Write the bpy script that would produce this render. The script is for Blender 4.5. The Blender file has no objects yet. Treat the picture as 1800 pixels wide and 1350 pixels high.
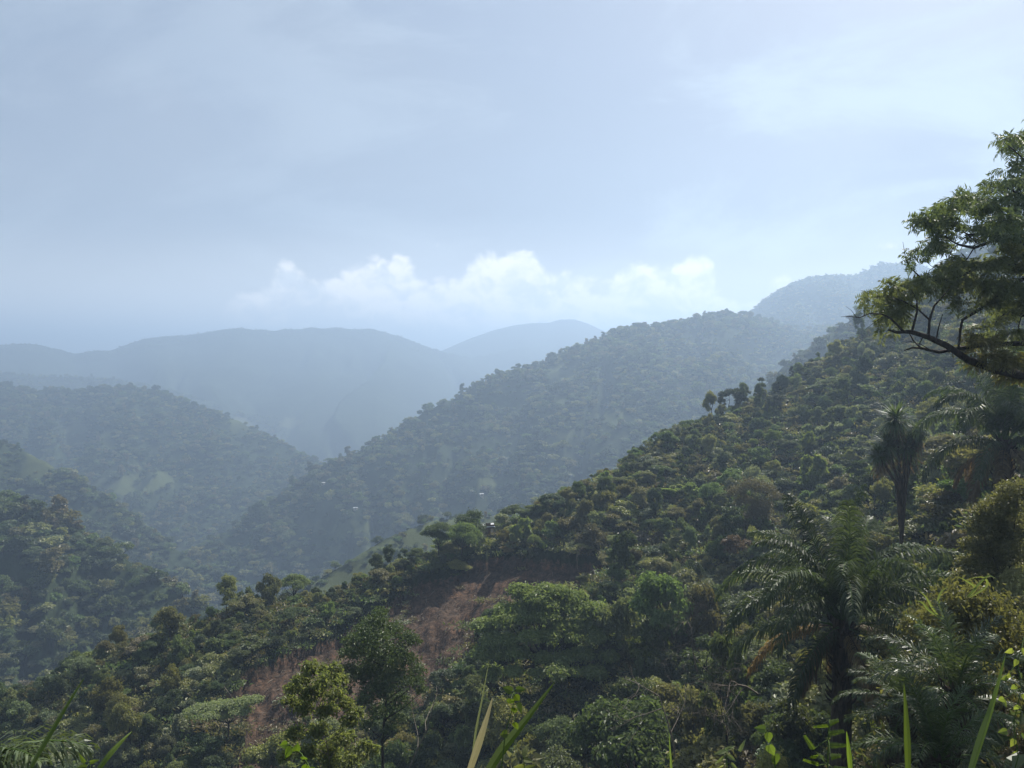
import bpy, math, random
import numpy as np
from mathutils import Vector, Matrix
rad = math.radians
RNG = np.random.default_rng(7)
random.seed(7)
S = bpy.context.scene
COL = S.collection

# ------------------------------------------------------------------ camera
FOC = 1300.0                      # focal length measured in pixels of a picture 1800 wide
HORIZ = 625.0                     # row of the horizon in that picture
PITCH = math.atan((675 - HORIZ) / FOC)
cd = bpy.data.cameras.new('camera'); cam = bpy.data.objects.new('camera', cd); COL.objects.link(cam)
cd.sensor_width = 36; cd.lens = 36 * FOC / 1800; cd.clip_start = 0.05; cd.clip_end = 60000
cam.location = (0, 0, 0); cam.rotation_euler = (rad(90) - PITCH, 0, 0)
S.camera = cam
S.render.resolution_x = 1024; S.render.resolution_y = 768

def uv(px, py):
    """direction tangents (x/y, z/y) of a picture point"""
    a = (px - 900) / FOC; b = (675 - py) / FOC
    yy = math.cos(PITCH) + b * math.sin(PITCH)
    return a / yy, (b * math.cos(PITCH) - math.sin(PITCH)) / yy
def P(px, py, D):
    u, v = uv(px, py)
    return Vector((u * D, D, v * D))

# ------------------------------------------------------------------ light
SUN_EL, SUN_AZ = 47.0, 38.0       # azimuth clockwise from the view direction (+Y)
sun_dir = Vector((math.sin(rad(SUN_AZ)) * math.cos(rad(SUN_EL)), math.cos(rad(SUN_AZ)) * math.cos(rad(SUN_EL)), math.sin(rad(SUN_EL))))
ld = bpy.data.lights.new('sun', 'SUN'); ld.energy = 5.0; ld.angle = rad(0.53); ld.color = (1.0, 0.94, 0.86)
sun = bpy.data.objects.new('sun', ld); COL.objects.link(sun)
sun.rotation_euler = (-sun_dir).to_track_quat('-Z', 'Y').to_euler()
S.view_settings.view_transform = 'Standard'; S.view_settings.look = 'None'
S.view_settings.gamma = 1; S.view_settings.use_curve_mapping = False
S.view_settings.exposure = 0.80

# ------------------------------------------------------------------ node helper
class NT:
    def __init__(s, nt): s.t = nt; s.t.nodes.clear()
    def n(s, kind, **kw):
        nd = s.t.nodes.new(kind)
        for k, v in kw.items():
            if k == 'inp':
                for i, val in v.items():
                    if hasattr(val, 'is_output') or isinstance(val, bpy.types.NodeSocket): s.t.links.new(val, nd.inputs[i])
                    else: nd.inputs[i].default_value = val
            else: setattr(nd, k, v)
        return nd
    def m(s, op, a, b=None, c=None, clamp=False):
        nd = s.n('ShaderNodeMath', operation=op, use_clamp=clamp)
        for i, v in enumerate((a, b, c)):
            if v is None: continue
            if isinstance(v, bpy.types.NodeSocket): s.t.links.new(v, nd.inputs[i])
            else: nd.inputs[i].default_value = v
        return nd.outputs[0]
    def ss(s, x, lo, hi, a=0.0, b=1.0):
        nd = s.n('ShaderNodeMapRange', interpolation_type='SMOOTHSTEP', inp={0: x, 1: lo, 2: hi, 3: a, 4: b})
        return nd.outputs[0]
    def mix(s, f, a, b, bt='MIX'):
        nd = s.n('ShaderNodeMix', data_type='RGBA', blend_type=bt)
        for i, v in ((0, f), (6, a), (7, b)):
            if isinstance(v, bpy.types.NodeSocket): s.t.links.new(v, nd.inputs[i])
            else: nd.inputs[i].default_value = v if i == 0 else (*v, 1)
        return nd.outputs[2]
    def noise(s, vec, scale, detail=4, rough=.55, dist=0.0, typ='FBM'):
        nd = s.n('ShaderNodeTexNoise', noise_dimensions='3D', inp={'Vector': vec, 'Scale': scale, 'Detail': detail, 'Roughness': rough, 'Distortion': dist})
        return nd.outputs[0]
    def l(s, a, b): s.t.links.new(a, b)

# ------------------------------------------------------------------ sky
W = bpy.data.worlds.new('World'); S.world = W; W.use_nodes = True
n = NT(W.node_tree)
tc = n.n('ShaderNodeTexCoord'); sep = n.n('ShaderNodeSeparateXYZ', inp={0: tc.outputs['Generated']})
yy = n.m('MAXIMUM', sep.outputs[1], 0.04)
U = n.m('DIVIDE', sep.outputs[0], yy); V = n.m('DIVIDE', sep.outputs[2], yy)
sky = n.n('ShaderNodeTexSky', sky_type='NISHITA'); sky.sun_disc = False
sky.sun_elevation = rad(SUN_EL); sky.sun_rotation = rad(SUN_AZ); sky.altitude = 600
sky.air_density = 1.0; sky.dust_density = 3.0; sky.ozone_density = 1.0
def comb(x, y, z=0.0):
    nd = n.n('ShaderNodeCombineXYZ')
    for i, v in enumerate((x, y, z)):
        if isinstance(v, bpy.types.NodeSocket): n.l(v, nd.inputs[i])
        else: nd.inputs[i].default_value = v
    return nd.outputs[0]
SKYS = 0.058; VEIL = (4.1, 4.8, 5.9); WISP = (6.4, 7.5, 8.6); HZN = (12.6, 12.4, 12.0); CW = (13.6, 13.1, 12.4); CS = (9.4, 9.9, 10.4)
# thin veil of high cloud, thicker towards the right
def noise2(vec, scale, detail=4, rough=.55, dist=0.0):
    return n.n('ShaderNodeTexNoise', noise_dimensions='2D', inp={'Vector': vec, 'Scale': scale, 'Detail': detail, 'Roughness': rough, 'Distortion': dist})
wv = comb(n.m('MULTIPLY', U, 1.2), n.m('MULTIPLY', V, 3.0))
nv = noise2(wv, 1.1, 3, .5, .3).outputs[0]
veil = n.m('ADD', n.m('MULTIPLY', n.ss(nv, .30, .72), .35), n.ss(U, .2, -.5, .52, .50), clamp=True)
c = n.mix(veil, sky.outputs[0], VEIL)
rot = comb(n.m('ADD', n.m('MULTIPLY', U, .9), n.m('MULTIPLY', V, .5)), n.m('SUBTRACT', n.m('MULTIPLY', V, 2.4), n.m('MULTIPLY', U, .35)), 3.3)
nw = noise2(rot, 2.6, 7, .62, .35).outputs[0]
wm = n.m('MULTIPLY', n.ss(nw, .40, .68), n.ss(U, -.45, .55, .22, 1.0))
c = n.mix(wm, c, WISP)
c = n.mix(n.ss(V, .20, -.02, 0, .80), c, HZN)       # bright milky band low over the horizon
bgA = n.n('ShaderNodeBackground', inp={0: c, 1: SKYS})
# cumulus bank above the far ridge: top line as a curve of U, billows from noise
tops = [(380, 560), (430, 500), (470, 488), (505, 462), (530, 470), (560, 486), (590, 470), (625, 452), (660, 450), (680, 466), (695, 444), (715, 452), (745, 482), (800, 488), (822, 462), (850, 444), (880, 438), (905, 418), (930, 432), (945, 448), (975, 474), (1030, 482), (1075, 474), (1095, 452), (1120, 450), (1145, 468), (1180, 462), (1215, 448), (1240, 452), (1262, 492), (1320, 524), (1360, 496), (1400, 486), (1450, 515), (1500, 560)]
def curve(pts, x, x0, x1):
    fc = n.n('ShaderNodeFloatCurve'); cm = fc.mapping; cv = cm.curves[0]
    for i, (a, b) in enumerate(pts):
        if i == 0: cv.points[0].location = (a, b)
        elif i == 1: cv.points[1].location = (a, b)
        else: cv.points.new(a, b)
    cm.update()
    n.l(n.n('ShaderNodeMapRange', inp={0: x, 1: x0, 2: x1}).outputs[0], fc.inputs['Value'])
    return fc.outputs[0]
u0, u1 = uv(300, 500)[0], uv(1600, 500)[0]
cp = sorted([((uv(a, b)[0] - u0) / (u1 - u0), uv(a, b)[1] / .2) for a, b in tops])
cp = [(0.0, .02)] + cp + [(1.0, .02)]
cp = [cp[0], cp[-1]] + cp[1:-1]
top = n.m('MULTIPLY', curve(cp, U, u0, u1), .2)
cv_ = comb(U, n.m('MULTIPLY', V, 1.2), 0)
wn = noise2(cv_, 16.0, 4, .6)
wvec = n.n('ShaderNodeVectorMath', operation='MULTIPLY_ADD', inp={0: wn.outputs[1], 1: (.045, .045, 0), 2: cv_}).outputs[0]
def billow(vec):
    r = None
    for sc, w in ((15.0, .55), (34.0, .28), (80.0, .17)):
        b1 = n.n('ShaderNodeTexVoronoi', voronoi_dimensions='2D', feature='F1', inp={'Vector': vec, 'Scale': sc})
        q = n.m('MULTIPLY', b1.outputs['Distance'], w); r = q if r is None else n.m('ADD', r, q)
    return r
off = n.n('ShaderNodeVectorMath', operation='ADD', inp={0: wvec, 1: (.006, .011, 0)}).outputs[0]
bA = billow(wvec); bB = billow(off)
edge = n.m('SUBTRACT', n.m('ADD', top, n.m('MULTIPLY', n.m('SUBTRACT', .34, bA), .050)), V)
body = noise2(cv_, 8.0, 6, .62, .3).outputs[0]
alpha = n.ss(edge, -.004, .016)
dens = n.ss(n.m('ADD', body, n.m('MULTIPLY', n.ss(edge, .0, .05, .16, 0), 1.0)), .30, .50, .60, 1.0)
light = n.m('ADD', n.m('MULTIPLY', n.m('SUBTRACT', bB, bA), 3.2), n.m('ADD', n.ss(edge, .0, .10, .75, .38), n.m('MULTIPLY', n.m('SUBTRACT', body, .5), 3.0)), clamp=True)
ccol = n.mix(light, CS, CW)
am = n.m('MULTIPLY', alpha, n.m('MULTIPLY', dens, n.m('MULTIPLY', n.ss(U, -.42, -.33, 0, 1), n.ss(U, .50, .30, 0, 1))))
cc = n.mix(am, c, ccol)
for (px, py, w, h) in ((768, 432, 9, 9), (1565, 434, 26, 15), (770, 492, 26, 10)):      # small detached puffs
    pu, pv = uv(px, py)
    d1 = n.m('DIVIDE', n.m('SUBTRACT', U, pu), w / FOC); d2 = n.m('DIVIDE', n.m('SUBTRACT', V, pv), h / FOC)
    rr = n.m('SQRT', n.m('ADD', n.m('MULTIPLY', d1, d1), n.m('MULTIPLY', d2, d2)))
    pm = n.ss(n.m('ADD', rr, n.m('MULTIPLY', n.m('SUBTRACT', bA, .3), 2.6)), 1.4, .3, 0, .7)
    cc = n.mix(pm, cc, tuple(x * .86 for x in CW))
bgB = n.n('ShaderNodeBackground', inp={0: cc, 1: SKYS})
mask = n.m('MULTIPLY', n.m('MULTIPLY', n.m('LESS_THAN', V, .19), n.m('GREATER_THAN', V, -.05)), n.m('MULTIPLY', n.m('GREATER_THAN', sep.outputs[1], .1), n.m('LESS_THAN', n.m('ABSOLUTE', U), .62)))
ms = n.n('ShaderNodeMixShader', inp={0: mask, 1: bgA.outputs[0], 2: bgB.outputs[0]}); out = n.n('ShaderNodeOutputWorld')
n.l(ms.outputs[0], out.inputs[0])

# ------------------------------------------------------------------ numpy noise
def _h(ix, iy, seed):
    x = (ix.astype(np.int64) * 374761393 + iy.astype(np.int64) * 668265263 + seed * 1442695041) & 0xffffffff
    x = ((x ^ (x >> 13)) * 1274126177) & 0xffffffff
    return ((x ^ (x >> 16)) & 0xffffff) / float(0xffffff)
def vnoise(x, y, seed=0):
    ix = np.floor(x); iy = np.floor(y); fx = x - ix; fy = y - iy
    fx = fx * fx * fx * (fx * (fx * 6 - 15) + 10); fy = fy * fy * fy * (fy * (fy * 6 - 15) + 10)
    a = _h(ix, iy, seed); b = _h(ix + 1, iy, seed); c_ = _h(ix, iy + 1, seed); d = _h(ix + 1, iy + 1, seed)
    return (a + (b - a) * fx) * (1 - fy) + (c_ + (d - c_) * fx) * fy
def fbm(x, y, seed=0, o=4, g=.5):
    s = 0; a = 1; t = 0
    for i in range(o):
        s = s + a * vnoise(x, y, seed + i * 17); t += a; a *= g
        x, y = x * 1.63 + y * 1.2 + 5.2, y * 1.63 - x * 1.2 + 1.3
    return s / t

# ------------------------------------------------------------------ terrain
# every ridge: its crest in picture columns with real distances, front and back slope, canopy height, gully size
HILLS = [
 ('far_range', [(300,800,3300),(620,700,3300),(700,655,3300),(780,614,3300),(830,592,3300),(870,578,3300),(905,570,3300),(935,566,3300),(965,566,3300),(985,560,3300),(1010,560,3300),(1035,568,3300),(1060,580,3300),(1150,605,3300),(1300,640,3300),(1700,700,3300)], .30, .4, 0, (420, 30)),
 ('mountain', [(-900,600,2500),(-300,590,2450),(0,605,2400),(50,603,2400),(90,610,2420),(130,621,2450),(160,617,2450),(200,614,2480),(250,595,2500),(290,589,2500),(330,587,2500),(375,580,2500),(410,576,2500),(480,580,2550),(560,575,2600),(660,578,2650),(700,590,2700),(740,606,2700),(790,620,2750),(830,628,2800),(900,613,2900),(980,607,3000),(1100,600,3000),(1300,610,3000),(1700,640,3000)], .30, .4, 0, (380, 36)),
 ('mountain', [(-900,690,1900),(-200,640,1850),(0,655,1800),(100,660,1800),(200,664,1800),(280,678,1800),(350,700,1800),(420,724,1800),(500,735,1850),(545,758,1850),(600,785,1850),(660,830,1850),(800,900,1850)], .34, .5, 6, (220, 22)),
 ('mountain', [(1000,640,1500),(1150,600,1450),(1240,570,1500),(1310,548,1450),(1345,520,1430),(1390,493,1400),(1430,481,1400),(1500,479,1400),(1560,487,1400),(1650,500,1400),(1900,500,1400),(2600,500,1400)], .45, .6, 7, (150, 16)),
 ('mountain', [(1300,620,1700),(1440,540,1550),(1500,480,1450),(1550,458,1400),(1600,458,1390),(1640,468,1350),(1700,440,1250),(1760,415,1150),(2000,400,1100),(2600,400,1100)], .45, .6, 7, (200, 20)),
 ('hill', [(-900,640,1300),(-200,665,1250),(0,672,1200),(60,680,1180),(130,680,1180),(230,677,1160),(290,686,1150),(330,700,1140),(370,715,1120),(430,738,1100),(480,762,1080),(520,785,1060),(560,805,1040),(620,850,1000),(700,900,950),(900,1000,900)], .36, .5, 9, (120, 17)),
 ('hill', [(-900,650,700),(-200,720,680),(0,768,650),(60,792,640),(110,820,630),(160,850,620),(210,885,610),(250,918,600),(300,950,590),(360,990,570),(500,1060,550)], .50, .5, 8, (70, 9)),
 ('hill', [(150,1035,560),(240,1000,600),(330,965,650),(400,925,690),(480,870,730),(560,812,770),(600,795,780),(640,778,790),(720,733,820),(770,700,830),(800,690,840),(840,665,850),(880,650,870),(960,628,890),(1010,610,900),(1050,590,920),(1090,570,940),(1180,562,960),(1210,556,970),(1240,544,980),(1270,540,990),(1310,546,1000),(1360,560,1020),(1420,574,1040),(1550,560,1060),(1900,520,1100),(2600,400,1100)], .40, .6, 10, (85, 15)),
 ('hill', [(330,1120,250),(420,1085,270),(520,1040,290),(600,992,310),(680,942,330),(760,912,350),(860,905,370),(1000,880,400),(1300,830,430)], .45, .42, 1.5, (40, 4)),
 ('hill', [(1100,860,420),(1200,770,430),(1320,690,440),(1400,612,450),(1450,580,460),(1500,545,470),(1560,508,480),(1640,470,490),(1690,440,490),(1760,405,500),(1900,330,500),(2600,220,500)], .60, .6, 7, (60, 9)),
 ('hill', [(-900,700,330),(-300,800,330),(0,868,330),(50,880,325),(100,900,320),(160,935,315),(230,975,305),(290,1012,300),(340,1045,290),(400,1085,280),(520,1150,270)], .50, .5, 6, (45, 6)),
]
NEAR = [
 (-1200,[(1420,78),(1470,74)]),
 (-600,[(1375,88),(1470,80)]),
 (0,[(1235,100),(1400,85)]),
 (200,[(1150,107),(1400,80)]),
 (400,[(1062,115),(1200,95),(1400,75)]),
 (600,[(1030,122),(1150,96),(1400,70)]),
 (750,[(962,125),(1060,105),(1200,85),(1400,65)]),
 (900,[(912,132),(1000,110),(1200,75),(1400,60)]),
 (1100,[(800,145),(1000,100),(1200,70),(1400,55)]),
 (1280,[(718,165),(900,110),(1100,72),(1400,50)]),
 (1400,[(648,178),(860,112),(1060,70),(1300,48),(1400,42)]),
 (1500,[(588,190),(800,115),(1000,72),(1290,42),(1400,36)]),
 (1700,[(475,210),(700,110),(850,65),(1100,38),(1400,24)]),
 (1800,[(415,220),(650,105),(850,55),(1100,32),(1400,18)]),
 (2400,[(100,220),(400,100),(700,45),(1100,20),(1400,12)]),
 (3100,[(-200,220),(250,95),(620,42),(1100,18),(1400,11)]),
]
NU, ND = 1101, 820
ug = np.linspace(-1.65, 1.65, NU)
dg = np.exp(np.linspace(math.log(1.9), math.log(9500), ND))
Ug, Dg = np.meshgrid(ug, dg, indexing='ij')
def smooth(a, k):
    ker = np.hanning(k + 2)[1:-1]; ker /= ker.sum()
    return np.convolve(np.pad(a, (k // 2, k // 2), mode='edge'), ker, mode='valid')
layers = [np.full(Ug.shape, -300.0)]
XW = Ug * Dg; YW = Dg
for name, pts, sf, sb, tree, (wl, amp) in HILLS:
    q = sorted([(uv(a, b)[0], D, uv(a, b)[1] * D - tree * .5) for a, b, D in pts])
    if pts[0][0] > -800: q = [(q[0][0] - 1.2, q[0][1], q[0][2] - .55 * q[0][1])] + q      # the ridge ends: its crest runs down
    if pts[-1][0] < 1850: q = q + [(q[-1][0] + 1.2, q[-1][1], q[-1][2] - .45 * q[-1][1])]
    qu = [t[0] for t in q]
    Dc = smooth(np.interp(ug, qu, [t[1] for t in q]), 9)[:, None]; zc = smooth(np.interp(ug, qu, [t[2] for t in q]), 3)[:, None]
    z = zc - sf * np.maximum(Dc - Dg, 0) - sb * np.maximum(Dg - Dc, 0)
    drop = np.clip((zc - z) / (amp * 3), 0, 1)
    wob = fbm(XW / wl / 3, YW / wl / 3, 11 + wl, 3) * 2.5
    g1 = np.abs(fbm(Ug * Dc / wl + wob, Dg / (wl * 2.6) + .7 * wob, 5 + wl, 4, .45) * 2 - 1)
    z = z + (1.0 - 3.2 * (1 - np.clip(g1 * 2.6, 0, 1))) * amp * .60 * drop + (fbm(XW / wl * 3, YW / wl * 3, 3, 3) - .5) * amp * .35 * np.clip(drop + .1, 0, 1)
    layers.append(z)
# the near hillside, its crest and the drop below the road
pts_u, rowsD, rowsZ = [], [], []
T = 24
for px, kn in NEAR:
    uu = uv(px, 1000)[0]
    ks = [(D, uv(px, py)[1] * D) for py, D in kn][::-1]
    zb, db = ks[0][1], ks[0][0]
    ks = [(.42 * db, .62 * zb), (.75 * db, .92 * zb)] + ks
    dd = np.array([k[0] for k in ks]); zz = np.array([k[1] for k in ks])
    t = np.linspace(0, 1, len(ks)); tt = np.linspace(0, 1, T)
    # resample so equal t means equal share of log depth
    L = np.log(dd); Lr = np.linspace(L[0], L[-1], T)
    pts_u.append(uu); rowsD.append(np.exp(Lr)); rowsZ.append(np.interp(Lr, L, zz))
rowsD = np.array(rowsD); rowsZ = np.array(rowsZ)
zn = np.empty_like(Ug)
Dsm = np.stack([smooth(np.interp(ug, pts_u, rowsD[:, k]), 31) for k in range(T)], 1)
Zsm = np.stack([smooth(np.interp(ug, pts_u, rowsZ[:, k]), 31) for k in range(T)], 1)
for i in range(NU):
    dd = np.concatenate([[1.9, 2.4, 4.0], Dsm[i], [Dsm[i, -1] * 1.03, Dsm[i, -1] * 3.5, 9500]])
    zc = Zsm[i, -1]; dc = Dsm[i, -1]
    zz = np.concatenate([[-1.62, -1.7, -3.0], Zsm[i], [zc - .01 * dc, zc - .01 * dc - .55 * 2.47 * dc, -400]])
    zn[i] = np.interp(dg, dd, zz)
wnr = np.clip((Dg - 12) / 40, 0, 1)
zn = zn + wnr * ((fbm(XW / 16, YW / 16, 91, 4) - .5) * 4.2 - 1.4)
SLIDE = [(690,1040),(740,1003),(800,982),(870,970),(960,968),(1060,968),(1050,1000),(1000,1030),(930,1030),(860,1075),(820,1130),(790,1200),(700,1250),(620,1262),(550,1310),(490,1370),(450,1420),(350,1420),(400,1340),(440,1280),(395,1222),(440,1182),(530,1130),(610,1090)]
Vg = zn / Dg
py_g = HORIZ - Vg * FOC * 1.0          # close to the picture row
px_g = 900 + Ug * FOC * (math.cos(PITCH) + (675 - py_g) / FOC * math.sin(PITCH))
py_g = 675 - FOC * ((Vg * math.cos(PITCH) + math.sin(PITCH)) / (math.cos(PITCH) - Vg * math.sin(PITCH)))
def inpoly(x, y, poly):
    r = np.zeros(x.shape, bool); m = len(poly)
    for i in range(m):
        x1, y1 = poly[i]; x2, y2 = poly[(i + 1) % m]
        c_ = ((y1 > y) != (y2 > y))
        with np.errstate(divide='ignore', invalid='ignore'):
            xi = (x2 - x1) * (y - y1) / (y2 - y1 + 1e-9) + x1
        r ^= c_ & (x < xi)
    return r
jx = (fbm(XW / 5, YW / 5, 33, 3) - .5) * 60; jy = (fbm(XW / 5, YW / 5, 57, 3) - .5) * 40
slide = inpoly(px_g + jx, py_g + jy, SLIDE) & (Dg > 60) & (Dg < 140)
slide = slide.astype(float)
zn = zn - slide * 2.6 + slide * ((fbm(XW / 2.2, YW / 2.2, 71, 4, .55) - .5) * 2.8 + (np.abs(fbm((XW + YW * .6) / 1.6, YW / 9, 72, 2, .5) - .5)) * -1.2)
layers.append(zn)
Ls = np.stack(layers)
OWN = Ls.argmax(0)
ZT = Ls.max(0)
del Ls
OW_NEAR = len(layers) - 1
pl = (ug[1] - ug[0], math.log(dg[1] / dg[0]))
def bil(A, u, d):
    fi = np.clip((u - ug[0]) / pl[0], 0, NU - 1.001); fj = np.clip(np.log(np.maximum(d, 1.9) / dg[0]) / pl[1], 0, ND - 1.001)
    i = fi.astype(int); j = fj.astype(int); a = fi - i; b = fj - j
    return (A[i, j] * (1 - a) + A[i + 1, j] * a) * (1 - b) + (A[i, j + 1] * (1 - a) + A[i + 1, j + 1] * a) * b
def near_idx(u, d):
    i = np.clip(np.rint((u - ug[0]) / pl[0]), 0, NU - 1).astype(int); j = np.clip(np.rint(np.log(np.maximum(d, 1.9) / dg[0]) / pl[1]), 0, ND - 1).astype(int)
    return i, j
def ground(x, y): return float(bil(ZT, np.array([x / y]), np.array([y]))[0])
CM = np.maximum.accumulate(ZT / Dg, axis=1)

# ------------------------------------------------------------------ mesh helpers
def new_mesh(name, V, F, mats, midx=None, smooth_=False):
    """V (n,3), F (m,k) one polygon size, or list of such arrays"""
    me = bpy.data.meshes.new(name)
    V = np.asarray(V, np.float32)
    Fs = F if isinstance(F, list) else [F]
    Fs = [np.asarray(f, np.int32) for f in Fs if len(f)]
    me.vertices.add(len(V)); me.vertices.foreach_set('co', V.ravel())
    lv = np.concatenate([f.ravel() for f in Fs]); tot = np.concatenate([np.full(len(f), f.shape[1], np.int32) for f in Fs])
    st = np.concatenate([[0], np.cumsum(tot)[:-1]]).astype(np.int32)
    me.loops.add(len(lv)); me.loops.foreach_set('vertex_index', lv)
    me.polygons.add(len(tot)); me.polygons.foreach_set('loop_start', st)
    if midx is not None: me.polygons.foreach_set('material_index', np.asarray(midx, np.int32))
    me.polygons.foreach_set('use_smooth', np.full(len(tot), smooth_))
    for m in (mats if isinstance(mats, (list, tuple)) else [mats]): me.materials.append(m)
    me.update(); me.validate()
    return me
def link(name, me, parent=None, label=None, cat=None, group=None, kind=None, loc=None, rot=None, scale=None):
    o = bpy.data.objects.new(name, me); COL.objects.link(o)
    if parent: o.parent = parent
    if label: o['label'] = label
    if cat: o['category'] = cat
    if group: o['group'] = group
    if kind: o['kind'] = kind
    if loc is not None: o.location = loc
    if rot is not None: o.rotation_euler = rot
    if scale is not None: o.scale = scale if hasattr(scale, '__len__') else (scale,) * 3
    return o
class Geo:
    """collects vertices and quads/triangles"""
    def __init__(s): s.v = []; s.f4 = []; s.n = 0; s.m4 = []
    def add(s, V, F, mi=0):
        V = np.asarray(V, float).reshape(-1, 3); F = np.asarray(F, int)
        s.v.append(V); s.f4.append(F + s.n); s.m4.append(np.full(len(F), mi)); s.n += len(V)
    def tube(s, pts, rads, k=6, mi=0, cap=True):
        pts = [Vector(p) for p in pts]; V = []; a = None
        for i, p in enumerate(pts):
            d = (pts[min(i + 1, len(pts) - 1)] - pts[max(i - 1, 0)]).normalized()
            if a is None: a = d.orthogonal().normalized()
            a = (a - d * a.dot(d)); a = a.normalized() if a.length > 1e-6 else d.orthogonal().normalized()
            b = d.cross(a)
            for j in range(k):
                t = 2 * math.pi * j / k
                V.append(p + (a * math.cos(t) + b * math.sin(t)) * rads[i])
        F = [(i * k + j, i * k + (j + 1) % k, (i + 1) * k + (j + 1) % k, (i + 1) * k + j) for i in range(len(pts) - 1) for j in range(k)]
        s.add([tuple(v) for v in V], F, mi)
    def mesh(s, name, mats, smooth_=False):
        q = np.concatenate(s.f4); m = np.concatenate(s.m4)
        return new_mesh(name, np.concatenate(s.v), q, mats, m, smooth_)
def nrm(a): return a / (np.linalg.norm(a, axis=-1, keepdims=True) + 1e-9)
def leaf_quads(C, N, T, L, Wd, fold=.25):
    """diamond leaves: C centre of the base, N normal, T direction, L length, Wd width"""
    T = nrm(T); B = nrm(np.cross(N, T)); N = np.cross(T, B)
    L = np.asarray(L).reshape(-1, 1); Wd = np.asarray(Wd).reshape(-1, 1)
    p0 = C; p2 = C + T * L - N * L * .18
    p1 = C + T * L * .45 + B * Wd * .5 + N * Wd * fold; p3 = C + T * L * .45 - B * Wd * .5 + N * Wd * fold
    V = np.stack([p0, p1, p2, p3], 1).reshape(-1, 3)
    F = np.arange(len(V)).reshape(-1, 4)
    return V, F
# ------------------------------------------------------------------ materials
def mat(name): 
    m = bpy.data.materials.new(name); m.use_nodes = True
    return m, NT(m.node_tree)
GAIN = (2.15, 1.88, 1.0); SAT = .58
def leafmat(name, cols, trans=.35, rough=.5, tcol=None, spec=.35, hue=.25):
    """cols: dark, mid, light; picked per leaf and per plant"""
    cols = [(c0[0] * GAIN[0], c0[1] * GAIN[1], c0[2] * GAIN[2]) for c0 in cols]
    m, n = mat(name)
    g = n.n('ShaderNodeNewGeometry'); oi = n.n('ShaderNodeObjectInfo')
    r = n.m('ADD', n.m('MULTIPLY', g.outputs['Random Per Island'], .5), n.m('MULTIPLY', oi.outputs['Random'], .5))
    rp = n.n('ShaderNodeValToRGB'); e = rp.color_ramp.elements
    e[0].position = .15; e[0].color = (*cols[0], 1); e[1].position = .85; e[1].color = (*cols[2], 1)
    k = e.new(.5); k.color = (*cols[1], 1)
    n.l(r, rp.inputs[0])
    hs = n.n('ShaderNodeHueSaturation', inp={'Hue': n.m('ADD', .5, n.m('MULTIPLY', n.m('SUBTRACT', oi.outputs['Random'], .5), hue * .25)), 'Saturation': n.m('ADD', SAT, n.m('MULTIPLY', n.m('FRACT', n.m('MULTIPLY', oi.outputs['Random'], 17.3)), .28)), 'Value': n.m('ADD', .72, n.m('MULTIPLY', n.m('FRACT', n.m('MULTIPLY', oi.outputs['Random'], 7.7)), .6)), 'Color': rp.outputs[0]})
    b = n.n('ShaderNodeBsdfPrincipled', inp={'Base Color': hs.outputs[0], 'Roughness': rough, 'Specular IOR Level': spec})
    tcx = n.mix(1.0, hs.outputs[0], tcol or (1.6, 1.65, .85), 'MULTIPLY')
    t = n.n('ShaderNodeBsdfTranslucent', inp={0: tcx})
    mx = n.n('ShaderNodeMixShader', inp={0: trans, 1: b.outputs[0], 2: t.outputs[0]})
    o = n.n('ShaderNodeOutputMaterial'); n.l(mx.outputs[0], o.inputs[0])
    return m
def barkmat(name, c0, c1, sc=9.0):
    m, n = mat(name)
    t = n.n('ShaderNodeTexCoord'); mp = n.n('ShaderNodeMapping', inp={0: t.outputs['Object'], 3: (1, 1, .25)})
    nz = n.noise(mp.outputs[0], sc, 6, .65)
    c = n.mix(n.ss(nz, .35, .65), c0, c1)
    b = n.n('ShaderNodeBsdfPrincipled', inp={'Base Color': c, 'Roughness': .9, 'Specular IOR Level': .1})
    bp = n.n('ShaderNodeBump', inp={'Height': nz, 'Strength': .6, 'Distance': .03}); n.l(bp.outputs[0], b.inputs['Normal'])
    o = n.n('ShaderNodeOutputMaterial'); n.l(b.outputs[0], o.inputs[0]); return m
M = {}
M['green'] = leafmat('leaf_green', [(.022, .040, .014), (.036, .062, .018), (.058, .088, .028)])
M['dark'] = leafmat('leaf_dark', [(.014, .028, .013), (.022, .040, .016), (.036, .056, .022)], .28)
M['olive'] = leafmat('leaf_olive', [(.045, .052, .018), (.070, .078, .024), (.10, .105, .035)], .35)
M['dry'] = leafmat('leaf_dry', [(.045, .042, .026), (.065, .060, .036), (.090, .082, .050)], .3, hue=.12)
M['grey'] = leafmat('leaf_greygreen', [(.05, .065, .045), (.075, .095, .065), (.11, .13, .09)], .25)
M['bright'] = leafmat('leaf_bright', [(.040, .066, .020), (.060, .090, .026), (.085, .112, .035)], .4)
M['lime'] = leafmat('leaf_lime', [(.034, .055, .012), (.055, .080, .015), (.085, .105, .02)], .5, hue=.08)
GAIN = (1, 1, 1)
M['orange'] = leafmat('leaf_orange', [(.12, .07, .03), (.17, .095, .04), (.22, .13, .05)], .35, hue=.08)
M['yellow'] = leafmat('leaf_yellow', [(.14, .12, .03), (.20, .17, .04), (.26, .24, .07)], .4, hue=.1)
GAIN = (1.7, 1.6, 1.1)
M['umbrella'] = leafmat('leaf_umbrella', [(.030, .052, .018), (.044, .072, .022), (.064, .094, .030)], .38, hue=.05)
GAIN = (1.4, 1.3, 1.0)
M['palm'] = leafmat('leaf_palm', [(.022, .040, .014), (.032, .056, .018), (.050, .074, .026)], .30, .5, spec=.22, hue=.05)
M['palm_pale'] = leafmat('leaf_palm_pale', [(.028, .050, .018), (.040, .068, .022), (.060, .090, .030)], .32, .42, spec=.35, hue=.05)
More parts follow.
